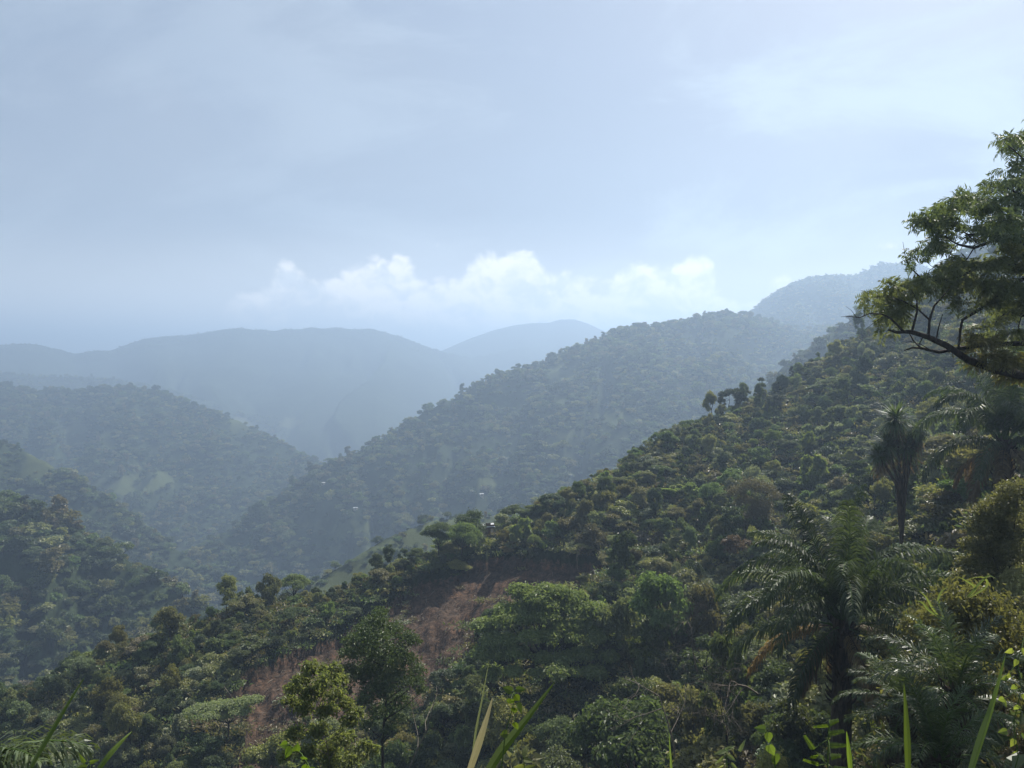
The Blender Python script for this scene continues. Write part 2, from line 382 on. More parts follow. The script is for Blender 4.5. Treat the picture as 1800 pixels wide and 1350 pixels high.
M['palm_dead'] = leafmat('leaf_palm_dead', [(.065, .05, .024), (.105, .078, .034), (.14, .105, .044)], .32, .7, tcol=(1.45, 1.2, .7), hue=.05)
M['pale'] = leafmat('leaf_pale', [(.085, .095, .04), (.13, .14, .06), (.19, .19, .09)], .35, hue=.1)
GAIN = (1.1, 1.1, 1.0); SAT = .8
M['blade'] = leafmat('leaf_blade', [(.060, .090, .018), (.080, .115, .022), (.10, .14, .03)], .42, .4, hue=.05)
M['straw'] = leafmat('leaf_straw', [(.30, .24, .14), (.34, .27, .17), (.38, .31, .20)], .25, .6, hue=.02)
M['bark'] = barkmat('bark_dark', (.022, .018, .015), (.055, .045, .036))
M['bark_pale'] = barkmat('bark_pale', (.10, .085, .065), (.20, .175, .14))
M['palm_bark'] = barkmat('palm_bark', (.035, .027, .02), (.10, .078, .055), 5)
M['stem'] = barkmat('green_stem', (.06, .10, .025), (.09, .13, .04))

def terrain_mat(name, grass, lush, soil, sc):
    m, n = mat(name)
    g = n.n('ShaderNodeNewGeometry'); at = n.n('ShaderNodeAttribute', attribute_name='slide'); ag = n.n('ShaderNodeAttribute', attribute_name='meadow')
    a = n.noise(g.outputs['Position'], sc, 8, .65); b2 = n.noise(g.outputs['Position'], sc * 6, 6, .7)
    c = n.mix(n.ss(a, .4, .6), lush, tuple(x * 1.6 for x in lush))
    c = n.mix(n.ss(b2, .35, .7), tuple(x * .55 for x in lush), c)
    c = n.mix(n.ss(n.m('ADD', ag.outputs['Fac'], n.m('MULTIPLY', n.m('SUBTRACT', b2, .5), 2.2)), .35, .75, 0, .92), c, n.mix(n.ss(a, .35, .65), tuple(q * .62 for q in grass), grass))
    e1 = n.noise(g.outputs['Position'], .25, 7, .7); e2 = n.noise(g.outputs['Position'], 1.6, 7, .75, .6)
    so = n.mix(n.ss(e1, .38, .62), soil, (soil[0] * 1.35, soil[1] * 1.12, soil[2] * .98))
    so = n.mix(n.ss(e2, .40, .64), tuple(x * .45 for x in soil), so)
    so = n.mix(n.ss(e2, .60, .75), so, tuple(x * 2.0 for x in soil))
    c = n.mix(n.ss(n.m('ADD', at.outputs['Fac'], n.m('MULTIPLY', n.m('SUBTRACT', e2, .5), 1.6)), .40, .62), c, so)
    bs = n.n('ShaderNodeBsdfPrincipled', inp={'Base Color': c, 'Roughness': .95, 'Specular IOR Level': .05})
    bp = n.n('ShaderNodeBump', inp={'Height': n.m('ADD', n.m('MULTIPLY', e2, .6), b2), 'Strength': .8, 'Distance': .5}); n.l(bp.outputs[0], bs.inputs['Normal'])
    o = n.n('ShaderNodeOutputMaterial'); n.l(bs.outputs[0], o.inputs[0]); return m
M['near_soil'] = terrain_mat('hillside_soil', (.10, .11, .035), (.020, .026, .012), (.092, .066, .048), .15)
M['hill'] = terrain_mat('hill_ground', (.070, .085, .036), (.028, .040, .018), (.12, .08, .06), .03)
M['mount'] = terrain_mat('mountain_ground', (.10, .11, .05), (.030, .042, .020), (.12, .08, .06), .012)

# ------------------------------------------------------------------ terrain sheets
MEADOW = [  # open grassy patches: picture column, row, radius in columns, rows
 (130, 772, 26, 24), (190, 780, 22, 20), (60, 818, 28, 26), (420, 748, 22, 12), (510, 745, 26, 10), (640, 990, 90, 40), (700, 960, 60, 22), (990, 655, 26, 16), (985, 705, 14, 10), (1000, 760, 30, 12), (600, 930, 70, 16), (800, 905, 40, 14), (250, 845, 60, 26), (620, 895, 14, 4), (870, 850, 60, 10), (210, 850, 40, 10), (1080, 735, 40, 12)]
VG = ZT / Dg
pyv = 675 - FOC * ((VG * math.cos(PITCH) + math.sin(PITCH)) / (math.cos(PITCH) - VG * math.sin(PITCH)))
pxv = 900 + FOC * Ug * (math.cos(PITCH) + (675 - pyv) / FOC * math.sin(PITCH))
jn = fbm(XW / 25, YW / 25, 44, 3) - .5
mead = np.zeros(Ug.shape)
for px, py, rx, ry in MEADOW:
    q = ((pxv - px) / rx) ** 2 + ((pyv - py) / ry) ** 2
    mead = np.maximum(mead, np.clip((1.3 - q + jn * 3.0) * 1.2, 0, 1))
mead *= (OWN != OW_NEAR)
# the pale spur in front of the valley is meadow almost everywhere
mead = np.maximum(mead, (OWN == 9) * np.clip((fbm(XW / 20, YW / 20, 88, 3) - .38) * 5, 0, 1))
dens_noise = fbm(XW / 30, YW / 30, 144, 3)
slide_m = slide * (OWN == OW_NEAR)
Vall = np.stack([XW, YW, ZT], -1).reshape(-1, 3)
I, J = np.meshgrid(np.arange(NU - 1), np.arange(ND - 1), indexing='ij')
a = (I * ND + J).ravel(); quads = np.stack([a, a + ND, a + ND + 1, a + 1], 1)
qown = OWN[:-1, :-1].ravel()
LBL = {0: ('valley_floor', 'flat valley bottom far below between the hills'),
 1: ('mountain', 'palest farthest blue peak under the cloud bank'), 2: ('mountain', 'long flat-topped blue ridge across the left horizon'),
 3: ('mountain', 'faint blue spur below the long left ridge'), 4: ('mountain', 'rounded blue hazy mountain at upper right behind the tree'),
 5: ('mountain', 'highest hazy peak just left of the overhanging tree'), 6: ('hill', 'broad wooded hazy hill at left with pale clearings'),
 7: ('hill', 'green spur descending from the left edge to the valley'), 8: ('hill', 'large forested ridge crossing the middle of the picture'),
 9: ('hill', 'low grassy pale green spur just behind the landslide crest'), 10: ('hill', 'hazy wooded shoulder rising behind the near slope at right'),
 11: ('hill', 'dark wooded hill entering from the left edge'), 12: ('hillside', 'near shrubby hillside with a brown landslide scar')}
fl_s = slide_m.ravel().astype(np.float32); fl_m = mead.ravel().astype(np.float32)
for k in range(len(layers)):
    f = quads[qown == k]
    if not len(f): continue
    used, inv = np.unique(f.ravel(), return_inverse=True)
    mm = M['near_soil'] if k == OW_NEAR else (M['mount'] if k <= 5 else M['hill'])
    me = new_mesh(LBL[k][0], Vall[used], inv.reshape(-1, 4), mm, None, True)
    for nm, arr in (('slide', fl_s), ('meadow', fl_m)):
        at = me.attributes.new(nm, 'FLOAT', 'POINT'); at.data.foreach_set('value', arr[used])
    link(LBL[k][0], me, label=LBL[k][1], cat='terrain', kind='structure')
g = Geo()
g.add([(-40000, -40000, -330), (40000, -40000, -330), (40000, 40000, -330), (-40000, 40000, -330)], [(0, 1, 2, 3)])
me = g.mesh('ground', M['mount']); link('ground', me, label='level ground reaching to the horizon beyond the hills', cat='ground', kind='structure')
g = Geo()
g.add([(-14, -12, -1.6), (14, -12, -1.6), (14, 1.6, -1.6), (-14, 1.6, -1.6), (-14, 2.2, -2.4), (14, 2.2, -2.4), (-16, 8, -12), (16, 8, -12)], [(0, 1, 2, 3), (3, 2, 5, 4), (4, 5, 7, 6)])
link('road_shoulder', g.mesh('road_shoulder', M['near_soil']), label='earth road shoulder under the viewpoint', cat='ground', kind='structure')

# ------------------------------------------------------------------ crown builders
JIT = .2
def crown_pts(clumps, nleaf, rng, shell=.55, up=.25):
    """points on blobby clumps: (cx,cy,cz,rx,rz)"""
    cl = np.array(clumps, float)
    wgt = cl[:, 3] ** 2; wgt /= wgt.sum()
    k = rng.choice(len(cl), nleaf, p=wgt)
    d = nrm(rng.normal(size=(nleaf, 3))); d[:, 2] = np.where(d[:, 2] < -.35, -d[:, 2] * .6, d[:, 2]); d = nrm(d)
    r = (shell + (1 - shell) * rng.random(nleaf) ** .6) * (1 + JIT * rng.normal(size=nleaf))
    c = cl[k]
    p = c[:, :3] + d * r[:, None] * np.stack([c[:, 3], c[:, 3], c[:, 4]], 1)
    nn = nrm(d / np.stack([c[:, 3], c[:, 3], c[:, 4]], 1))
    return p, nn
def crown_leaves(clumps, nleaf, L, Wd, seed, droop=.3, shell=.55, flat=.5):
    rng = np.random.default_rng(seed)
    p, nn = crown_pts(clumps, nleaf, rng, shell)
    N = nrm(nn + rng.normal(size=p.shape) * (1 - flat) * 1.5 + np.array([0, 0, .3]))
    T = nrm(rng.normal(size=p.shape) + nn * .5 - np.array([0, 0, droop])); T = nrm(T - N * (T * N).sum(1, keepdims=True))
    s = .65 + .7 * rng.random(len(p))
    return leaf_quads(p, N, T, L * s, Wd * s)
def rclumps(seed, R, H, z0, n_, rx, rz, flat=False, taper=.3):
    rng = np.random.default_rng(seed); out = []
    while len(out) < n_:
        x, y, z = rng.uniform(-1, 1, 3)
        q = x * x + y * y
        if q + z * z > 1 or q + z * z < .2: continue
        if flat: z = abs(z) * .5 + .5 - .8 * q
        k = .7 + .6 * rng.random()
        out.append((x * R * (1 - rx * .3 / R), y * R, z0 + (z * .5 + .5) * H, rx * k, rz * k))
    return out
def limbs(g, clumps, base, seed, r0, fork_z, mi=0, k=5, leader=False):
    rng = np.random.default_rng(seed)
    if leader:      # one stem running up through the crown, limbs leaving it at all heights
        zt = max(c[2] for c in clumps); q = [Vector(base)]
        for i in range(1, 9): q.append(Vector((rng.normal() * .012 * zt, rng.normal() * .012 * zt, zt * i / 8.3)) + Vector((clumps[-1][0] * 0, 0, 0)))
        g.tube(q, [r0 * (1.05 - .95 * i / 8) for i in range(9)], k + 2, mi)
        for c in clumps:
            e = Vector(c[:3]); h = max(.18 * zt, e.z - .55 * math.hypot(e.x, e.y) - .3); i = h / zt * 8.3; a = q[min(8, int(i))].lerp(q[min(8, int(i) + 1)], i - int(i))
            m1 = a.lerp(e, .55); m1.z -= .06 * (e - a).length; g.tube([a, m1, e], [r0 * .3, r0 * .2, r0 * .06], k, mi)
        return
    f = Vector((rng.normal() * .12, rng.normal() * .12, fork_z)); b = Vector(base)
    g.tube([b, b.lerp(f, .5) + Vector((rng.normal() * .06 * fork_z, 0, 0)), f], [r0, r0 * .8, r0 * .62], k + 2, mi)
    for c in clumps:
        e = Vector(c[:3]); m1 = f.lerp(e, .5) + Vector((rng.normal(), rng.normal(), 0)) * .08 * (e - f).length; m1.z -= .08 * (e - f).length
        g.tube([f, m1, e], [r0 * .42, r0 * .25, r0 * .07], k, mi)

def proto(kind, seed, far=False):
    """returns (trunk geo, crown geo, crown material, bark) for a plant whose size is about 5 units (crown width)"""
    rng = np.random.default_rng(seed)
    gt, gc = Geo(), Geo()
    N = {'near': 1.0, 'far': .16}['far' if far else 'near']; LS = 2.5 if far else 1.0
    if kind == 'bush':      # low rounded mass
        cl = rclumps(seed, 2.2, 2.8, .3, 15, .68, .6); n_, L, Wd = 4600, .32, .18
        limbs(gt, cl[:6], (0, 0, -.6), seed, .09, .5)
        args = dict(droop=.25, shell=.5, flat=.45)
    elif kind == 'fine':    # small-leaved bush for the foreground
        cl = rclumps(seed, 2.2, 2.8, .3, 26, .62, .5); n_, L, Wd = 17000, .135, .075
        limbs(gt, cl[:9], (0, 0, -.6), seed, .07, .5)
        args = dict(droop=.35, shell=.45, flat=.4)
    elif kind == 'tree':    # round crown on a trunk
        cl = rclumps(seed, 2.4, 3.4, 2.2, 18, .8, .62); n_, L, Wd = 5600, .32, .19
        limbs(gt, cl[:9], (0, 0, -1), seed, .16, 2.4)
        args = dict(droop=.35, shell=.45, flat=.45)
    elif kind == 'umbrella':  # layered flat crown
        cl = rclumps(seed, 2.5, 1.9, 2.6, 20, .72, .40, flat=True); n_, L, Wd = 5200, .27, .14
        limbs(gt, cl[:11], (0, 0, -1), seed, .15, 1.8)
        args = dict(droop=.1, shell=.4, flat=.75)
    elif kind == 'tall':    # slender, open
        cl = rclumps(seed, 1.7, 5.4, 2.0, 17, .6, .55); n_, L, Wd = 4600, .30, .18
        limbs(gt, cl[:9], (0, 0, -1), seed, .14, 2.8)
        args = dict(droop=.5, shell=.35, flat=.4)
    elif kind == 'bigleaf':  # few long stems with large palmate leaves
        cl = rclumps(seed, 2.0, 2.6, 1.2, 15, .5, .28); n_, L, Wd = 1500, .62, .30
        limbs(gt, cl, (0, 0, -.6), seed, .06, .7)
        args = dict(droop=.3, shell=.2, flat=.7)
    elif kind == 'tangle':   # low creeper-covered mound
        cl = rclumps(seed, 2.6, 1.3, .1, 17, .65, .45); n_, L, Wd = 4200, .30, .20
        limbs(gt, cl[:4], (0, 0, -.6), seed, .05, .3)
        args = dict(droop=.2, shell=.6, flat=.55)
    V_, F_ = crown_leaves(cl, int(n_ * N), L * LS, Wd * LS * (1.15 if far else 1), seed + 5, **args)
    gc.add(V_, F_)
    return gt, gc
KM = {'fine': ['green', 'dark', 'olive', 'pale', 'dry'], 'bush': ['green', 'dark', 'olive', 'grey'], 'tree': ['green', 'dark', 'olive'], 'umbrella': ['umbrella', 'green', 'bright'], 'tall': ['dark', 'green'], 'bigleaf': ['bright', 'green', 'grey'], 'tangle': ['green', 'olive', 'dry', 'dark']}
NP = {}   # near prototypes: (kind, material) -> list of (trunk mesh, crown mesh, joined mesh)
def joined(gt, gc, name, mk, bark='bark'):
    g = Geo(); nt = 0
    for q, mi in ((gt, 0), (gc, 1)):
        for v, f in zip(q.v, q.f4): g.v.append(v)
    offs = gt.n
    g.f4 = gt.f4 + [f + offs for f in gc.f4]; g.m4 = gt.m4 + [np.full(len(f), 1) for f in gc.f4]; g.n = gt.n + gc.n
    return g.mesh(name, [M[bark], M[mk]])
PLIST = []
sd = 100
for kind, mats in KM.items():
    for v in range(2):
        sd += 7
        gt, gc = proto(kind, sd)
        for mk in mats:
            t = gt.mesh(kind + '_stems', M['bark']); c_ = gc.mesh(kind + '_leaves', M[mk])
            NP.setdefault((kind, mk), []).append((t, c_, None, gt, gc))
# the meshes below are only handed to the woods as source shapes
def source_collection(name, items):
    c_ = bpy.data.collections.new(name)
    for i, (nm, me) in enumerate(items):
        o = bpy.data.objects.new('%s_%02d' % (nm, i), me); c_.objects.link(o)
    return c_
def scatter_obj(name, label, cat, pts, scl, rot, idx, coll):
    me = bpy.data.meshes.new(name); me.vertices.add(len(pts)); me.vertices.foreach_set('co', np.asarray(pts, np.float32).ravel())
    for nm, ty, arr in (('scl', 'FLOAT_VECTOR', scl), ('rot', 'FLOAT_VECTOR', rot)):
        at = me.attributes.new(nm, ty, 'POINT'); at.data.foreach_set('vector', np.asarray(arr, np.float32).ravel())
    at = me.attributes.new('pick', 'INT', 'POINT'); at.data.foreach_set('value', np.asarray(idx, np.int32))
    o = link(name, me, label=label, cat=cat, kind='stuff')
    ng = bpy.data.node_groups.new(name + '_nodes', 'GeometryNodeTree')
    ng.interface.new_socket('Geometry', in_out='INPUT', socket_type='NodeSocketGeometry'); ng.interface.new_socket('Geometry', in_out='OUTPUT', socket_type='NodeSocketGeometry')
    N = ng.nodes; L = ng.links
    gi = N.new('NodeGroupInput'); go = N.new('NodeGroupOutput'); ci = N.new('GeometryNodeCollectionInfo'); ip = N.new('GeometryNodeInstanceOnPoints')
    ci.inputs['Collection'].default_value = coll; ci.inputs['Separate Children'].default_value = True; ci.inputs['Reset Children'].default_value = True
    def na(nm, ty):
        a = N.new('GeometryNodeInputNamedAttribute'); a.data_type = ty; a.inputs[0].default_value = nm; return a.outputs[0]
    L.new(gi.outputs[0], ip.inputs['Points']); L.new(ci.outputs[0], ip.inputs['Instance']); ip.inputs['Pick Instance'].default_value = True
    L.new(na('pick', 'INT'), ip.inputs['Instance Index']); L.new(na('scl', 'FLOAT_VECTOR'), ip.inputs['Scale'])
    r = N.new('FunctionNodeEulerToRotation'); L.new(na('rot', 'FLOAT_VECTOR'), r.inputs[0]); L.new(r.outputs[0], ip.inputs['Rotation'])
    L.new(ip.outputs[0], go.inputs[0])
    md = o.modifiers.new('scatter', 'NODES'); md.node_group = ng
    return o
def visible(x, y, h, slack=.012):
    u = x / y; v = (bil(ZT, u, y) + h) / y
    i, j = near_idx(u, y * .985)
    return v > CM[i, j] - slack
def jgrid(d0, d1, sp, seed, grow=0.0, umax=.80):
    """jittered points over the wedge in front of the camera between two distances"""
    rng = np.random.default_rng(seed); X = []; Y = []
    d = d0
    while d < d1:
        s = sp(d) if callable(sp) else sp
        k = int(2 * umax * d / s) + 1
        x = (np.arange(k) - k / 2) * s + rng.uniform(-.5, .5, k) * s * .95
        X.append(x); Y.append(d + rng.uniform(-.5, .5, k) * s * .95); d += s
    return np.concatenate(X), np.concatenate(Y)

def hit(px, py, dmin, dmax):
    """where the sight line of a picture point meets the ground"""
    u, v = uv(px, py); d = np.exp(np.linspace(math.log(dmin), math.log(dmax), 900)); z = bil(ZT, np.full(900, u), d)
    k = np.argmax(z / d >= v) if (z / d >= v).any() else np.argmax(z / d)
    return u * d[k], d[k], z[k]
HUTS = [('hut with bright tin roof on the crest above the landslide', (856, 938, 100, 135), 2.0, 1.6, 1.3, .3, 4),
        ('tiny white-roofed hut low on the lower left flank of the middle ridge', (567, 852, 500, 900), 5.0, 4, 1.8, .2, 11),
        ('tiny white-roofed hut in the forest above the landslide crest', (846, 872, 450, 900), 3.2, 3, 1.6, .4, 9),
        ('tiny hut roof halfway up the meadow left of centre', (625, 896, 450, 900), 3.6, 3, 1.6, .1, 9),
        ('small hut roof among trees behind the left crest', (371, 1036, 180, 420), 2.0, 2, 1.3, .3, 5)]
HUTP = [hit(*h[1]) for h in HUTS]
def hut_clear(x, y):
    k = np.ones(len(x), bool)
    for h, (hx, hy, hz) in zip(HUTS, HUTP):
        t = (hy - y) / 1.5; lat = np.abs(x - hx * y / hy); k &= ~((lat < h[6] * .7) & (t > -h[6] * .5) & (t < h[6] * 1.5))
    return k
# ------------------------------------------------------------------ woods on the far hills
FI = []
for kind, mats, reps in (('tree', ['green', 'dark', 'olive'], 2), ('umbrella', ['umbrella', 'green'], 1), ('bush', ['green', 'olive', 'dark'], 1), ('tall', ['dark', 'dry'], 1)):
    for v in range(reps):
        gt, gc = proto(kind, 500 + v * 13 + len(FI), far=True)
        for mk in mats: FI.append((kind + '_far', joined(gt, gc, kind + '_far', mk)))
FAR = source_collection('far_tree_shapes', FI)
order = sorted(range(len(FI)), key=lambda i: '%s_%02d' % (FI[i][0], i))
kinds_sorted = ['%s_%02d' % (FI[i][0], i) for i in order]
WT = np.array([{'tree': 1.0, 'umbrella': .7, 'bush': .35, 'tall': .3}[k.split('_')[0]] for k in kinds_sorted]); WT /= WT.sum()
WOODS = {11: ('dense dark forest covering the near left hill', 5.5, 8.0), 7: ('green forest on the spur coming down from the left edge', 6.5, 9.0), 8: ('hazy forest on the big middle ridge', 7.0, 10.0), 9: ('scattered trees on the pale grassy spur', 7.0, 6.0),
 10: ('hazy forest on the shoulder behind the near slope', 6.0, 8.0), 6: ('blue hazy forest on the broad left hill', 8.0, 10.5), 3: ('faint forest on the far left spur', 12., 10.), 4: ('faint forest on the rounded blue mountain', 8., 7.), 5: ('faint forest on the highest hazy peak', 8., 7.), 2: ('tree line along the long blue ridge', 9., 5.0)}
total = 0
for k, (lab, sp, hh) in WOODS.items():
    jj = np.where((OWN == k).any(0))[0]; d0, d1 = max(dg[jj[0]], 150), min(dg[jj[-1]], 3200)
    hh *= .70; sp *= .72
    x, y = jgrid(d0, d1, sp, 900 + k)
    i, j = near_idx(x / y, y)
    rng = np.random.default_rng(k)
    keep = (OWN[i, j] == k) & visible(x, y, hh, .004) & (rng.random(len(x)) > mead[i, j] * (.85 if k == 9 else .93)) & hut_clear(x, y) & ((fbm(x / 45, y / 45, 61, 3) > .36) | (rng.random(len(x)) < .35))
    if k == 9: keep = (OWN[i, j] == k) & visible(x, y, hh, .004) & hut_clear(x, y) & (fbm(x / 14, y / 14, 62, 3) > .47)
    if k == 2: keep &= (CM[i, -1] - ZT[i, j] / y) < .012
    if k == 3: keep &= rng.random(len(x)) < .8
    x = x[keep]; y = y[keep]; z = bil(ZT, x / y, y)
    ds = dens_noise[i[keep], j[keep]]
    s = hh / 6.0 * np.clip(np.exp(rng.normal(size=len(x)) * .36) * .74, .3, 1.75) * (.65 + .7 * ds)
    rot = np.stack([rng.normal(size=len(x)) * .06, rng.normal(size=len(x)) * .06, rng.random(len(x)) * 6.28], 1)
    scl = np.stack([s * (.95 + .4 * rng.random(len(x))), s * 1.15, s * (.65 + .55 * rng.random(len(x)))], 1)
    idx = rng.choice(len(WT), len(x), p=WT)
    scatter_obj('forest', lab, 'forest', np.stack([x, y, z - .6 * s], 1), scl, rot, idx, FAR)
    total += len(x)
print('far trees', total)

# ------------------------------------------------------------------ the near hillside: plants, the largest ones individually
x, y = jgrid(16, 235, lambda d: 1.35 + d * .0040, 77, umax=.86)
i, j = near_idx(x / y, y)
rng = np.random.default_rng(31)
n0 = len(x)
kd = rng.random(n0); zone = fbm(x / 14, y / 14, 5, 2); fine = rng.random(n0)
px_ = pxv[i, j]; py_ = pyv[i, j]
KN = np.array(['bush'] * n0, dtype=object); MN = np.array(['green'] * n0, dtype=object); SZ = np.ones(n0)
for q in range(n0):
    r = kd[q]; f = fine[q]
    if r < .40: KN[q] = 'bush'; MN[q] = 'green' if f < .4 else ('dark' if f < .62 else ('olive' if f < .85 else 'grey')); SZ[q] = .55 + .45 * f
    elif r < .55: KN[q] = 'tree'; MN[q] = ['green', 'dark', 'olive'][int(f * 2.99)]; SZ[q] = .55 + .4 * rng.random()
    elif r < .59: KN[q] = 'umbrella'; MN[q] = ['umbrella', 'green', 'bright'][int(f * 2.99)]; SZ[q] = .6 + .45 * rng.random()
    elif r < .65: KN[q] = 'tall'; MN[q] = ['dark', 'green'][int(f * 1.99)]; SZ[q] = .5 + .3 * rng.random()
    elif r < .78: KN[q] = 'bigleaf'; MN[q] = ['bright', 'green', 'grey'][int(f * 2.99)]; SZ[q] = .5 + .45 * rng.random()
    else: KN[q] = 'tangle'; MN[q] = ['green', 'olive', 'dry', 'dark'][int(min(.999, f * .8 + (zone[q] - .5) * .8 + .12) * 4) if f * .8 + (zone[q] - .5) * .8 + .12 > 0 else 0]; SZ[q] = .6 + .5 * rng.random()
nearf = y < 40
KN[nearf] = 'fine'; MN[nearf] = np.array(['green', 'dark', 'olive', 'pale', 'dry', 'olive'], dtype=object)[(fine[nearf] * 5.99).astype(int)]; SZ[nearf] *= .9
# smaller plants where the camera is close and the hero plants need room
SZ *= np.clip(.45 + y / 75, .55, 1.0) * np.clip(np.exp(rng.normal(size=n0) * .42) * .80, .35, 1.9)
KEEP = (OWN[i, j] == OW_NEAR) & hut_clear(x, y) & visible(x, y, 5, .02) & (slide_m[i, j] < .5) & (rng.random(n0) < .93)
HERO = [(965, 1215, 72, 6.0), (668, 1300, 50, 2.0), (570, 1330, 27, 2.0), (1480, 1290, 38, 3.2), (1750, 950, 52, 3.0), (1655, 1230, 20, 2.6), (395, 1290, 86, 4.0), (1200, 1250, 52, 2.0)]
for (hx, hy, hd, hr) in HERO:
    hp = P(hx, hy, hd)
    KEEP &= ((x - hp.x) ** 2 + ((y - hp.y) / 1.0) ** 2 > hr ** 2)
# keep what grows close to the camera below the sight lines to the landslide and the palms
HT = {'fine': 3.3, 'bush': 3.3, 'tree': 6.2, 'umbrella': 4.6, 'tall': 8.0, 'bigleaf': 4.2, 'tangle': 1.9}
zz = bil(ZT, x / y, y)
top_v = (zz + np.array([HT[k] for k in KN]) * SZ) / y
top_py = 625 - top_v * FOC
lim = np.interp(px_, [0, 400, 520, 700, 820, 900, 1100, 1260, 1400, 1620, 1660, 1800], [1180, 1150, 1250, 1160, 1150, 1150, 1080, 1050, 1180, 1180, 960, 870])
tooclose = (y < 62) & (top_py < lim)
SZ = np.where(tooclose, np.maximum(.35, SZ * np.clip(((-(lim - 625) / FOC) * y - zz) / np.maximum(.2, top_v * y - zz), 0, 1)), SZ)
KEEP &= (y > 22) | (px_ > 1500)
# nothing stands in front of the open scar, and the left crest carries only low scrub
inS = np.zeros(len(x), bool)
for t_ in (0, .3, .6):
    for dx_ in (-10, 0, 10): inS |= inpoly(px_ + dx_, top_py + (py_ - top_py) * t_, SLIDE)
inS &= (top_py < 1300) & ~((px_ > 480) & (px_ < 600) & (top_py > 1190))
KEEP &= ~(inS & (y < 119)) | (rng.random(n0) < .05)
# clear view of the big palm's trunk
pt = P(1490, 1200, 36); KEEP &= ~((np.abs(px_ - 1492) < 34) & (y < 37) & (top_py < 1300))
SZ = np.where((px_ < 740) & (y > 90), SZ * .85, SZ); SZ *= np.interp(y, [45, 90, 150], [1, .74, .62])
x, y, zz, KN, MN, SZ, px_, py_, top_py = [a_[KEEP] for a_ in (x, y, zz, KN, MN, SZ, px_, py_, top_py)]
rng = np.random.default_rng(8)
RZ = rng.random(len(x)) * 6.28; TX = rng.normal(size=len(x)) * .13; TY = rng.normal(size=len(x)) * .13; SV = np.clip(np.exp(rng.normal(size=len(x)) * .26), .6, 1.6)
print('near plants', len(x))
vis2 = visible(x, y, 3.0 * SZ, .0) & (px_ > 5) & (px_ < 1795) & (py_ < 1420)
size = SZ * np.array([{'fine': 5, 'bush': 5, 'tree': 6.4, 'umbrella': 5.6, 'tall': 5.5, 'bigleaf': 4.6, 'tangle': 5}[k] for k in KN]) / y * vis2
isT = np.array([k in ('tree', 'umbrella', 'tall') for k in KN])
pickT = np.argsort(-size * isT)[:150]; pickB = np.argsort(-size * ~isT)[:280]
ind = np.zeros(len(x), bool); ind[pickT] = True; ind[pickB] = True; ind &= size > 0
NAME = {'fine': 'shrub', 'bush': 'shrub', 'tree': 'broadleaf_tree', 'umbrella': 'spreading_tree', 'tall': 'slender_tree', 'bigleaf': 'large_leaved_shrub', 'tangle': 'creeper_mound'}
CATN = {'fine': 'shrub', 'bush': 'shrub', 'tree': 'tree', 'umbrella': 'tree', 'tall': 'tree', 'bigleaf': 'shrub', 'tangle': 'shrub'}
LOOK = {'fine': 'fine-leaved %s shrub', 'bush': 'rounded %s shrub', 'tree': '%s round-crowned tree', 'umbrella': 'flat-crowned %s tree', 'tall': 'slender %s tree', 'bigleaf': 'loose large-leaved %s shrub', 'tangle': 'low %s creeper mound'}
CW_ = {'pale': 'pale yellowish', 'green': 'mid-green', 'dark': 'dark green', 'olive': 'olive', 'grey': 'grey-green', 'umbrella': 'fresh green', 'bright': 'light green', 'dry': 'brownish dry'}
def region(px, py):
    if px > 1600: return 'under the overhanging tree' if py < 820 else ('below the right-hand palm' if py < 1120 else 'by the bottom right young palms')
    if px > 1300: return 'high left of the overhanging tree' if py < 760 else ('above the big palm' if py < 960 else 'around the big palm foot')
    if px > 1080: return 'along the rising crest' if py < 850 else ('below the rising crest' if py < 1080 else 'between domed tree and big palm')
    if px > 780: return 'just above the landslide' if py < 1000 else ('beside the broad domed tree' if py < 1220 else 'below the broad domed tree')
    if px > 480: return 'on the crest left of the landslide' if py < 1120 else 'along the lower landslide'
    return 'on the low left crest' if py < 1160 else ('below the low left crest' if py < 1270 else 'at the bottom left edge')
groups = {}
for q in np.where(ind)[0]: groups.setdefault((KN[q], MN[q], region(px_[q], top_py[q])), []).append(q)
ORD = ['leftmost', 'second from left', 'third from left', 'fourth from left', 'fifth from left', 'sixth from left', 'seventh from left', 'eighth from left', 'ninth from left']
LAB = {}
for (k, m_, reg), qs in groups.items():
    qs = sorted(qs, key=lambda t: px_[t])
    big = max(qs, key=lambda t: size[t])
    for r_, q in enumerate(qs):
        base = LOOK[k] % CW_[m_]
        if len(qs) == 1: LAB[q] = base + ' ' + reg
        elif len(qs) == 2: LAB[q] = ('left ' if r_ == 0 else 'right ') + base + ' of two ' + reg
        elif r_ == len(qs) - 1: LAB[q] = 'rightmost ' + base + ' ' + reg
        else: LAB[q] = ORD[min(r_, 8)] + ' ' + base + ' ' + reg
for q in np.where(ind)[0]:
    v = int(RZ[q] * 50) % 2
    t_, c_ = NP[(KN[q], MN[q])][v][:2]
    e = bpy.data.objects.new(NAME[KN[q]], None); COL.objects.link(e)
    e.location = (x[q], y[q], zz[q] - .15); e.rotation_euler = (TX[q], TY[q], RZ[q]); e.scale = (SZ[q] / SV[q] ** .4, SZ[q] / SV[q] ** .4, SZ[q] * SV[q])
    e['label'] = LAB[q]; e['category'] = CATN[KN[q]]
    e['group'] = {'shrub': 'shrubs covering the near hillside', 'tree': 'trees scattered over the near hillside'}[CATN[KN[q]]]
    link('trunk' if isT[q] else 'stem', t_, e); link('crown' if isT[q] else 'foliage', c_, e)
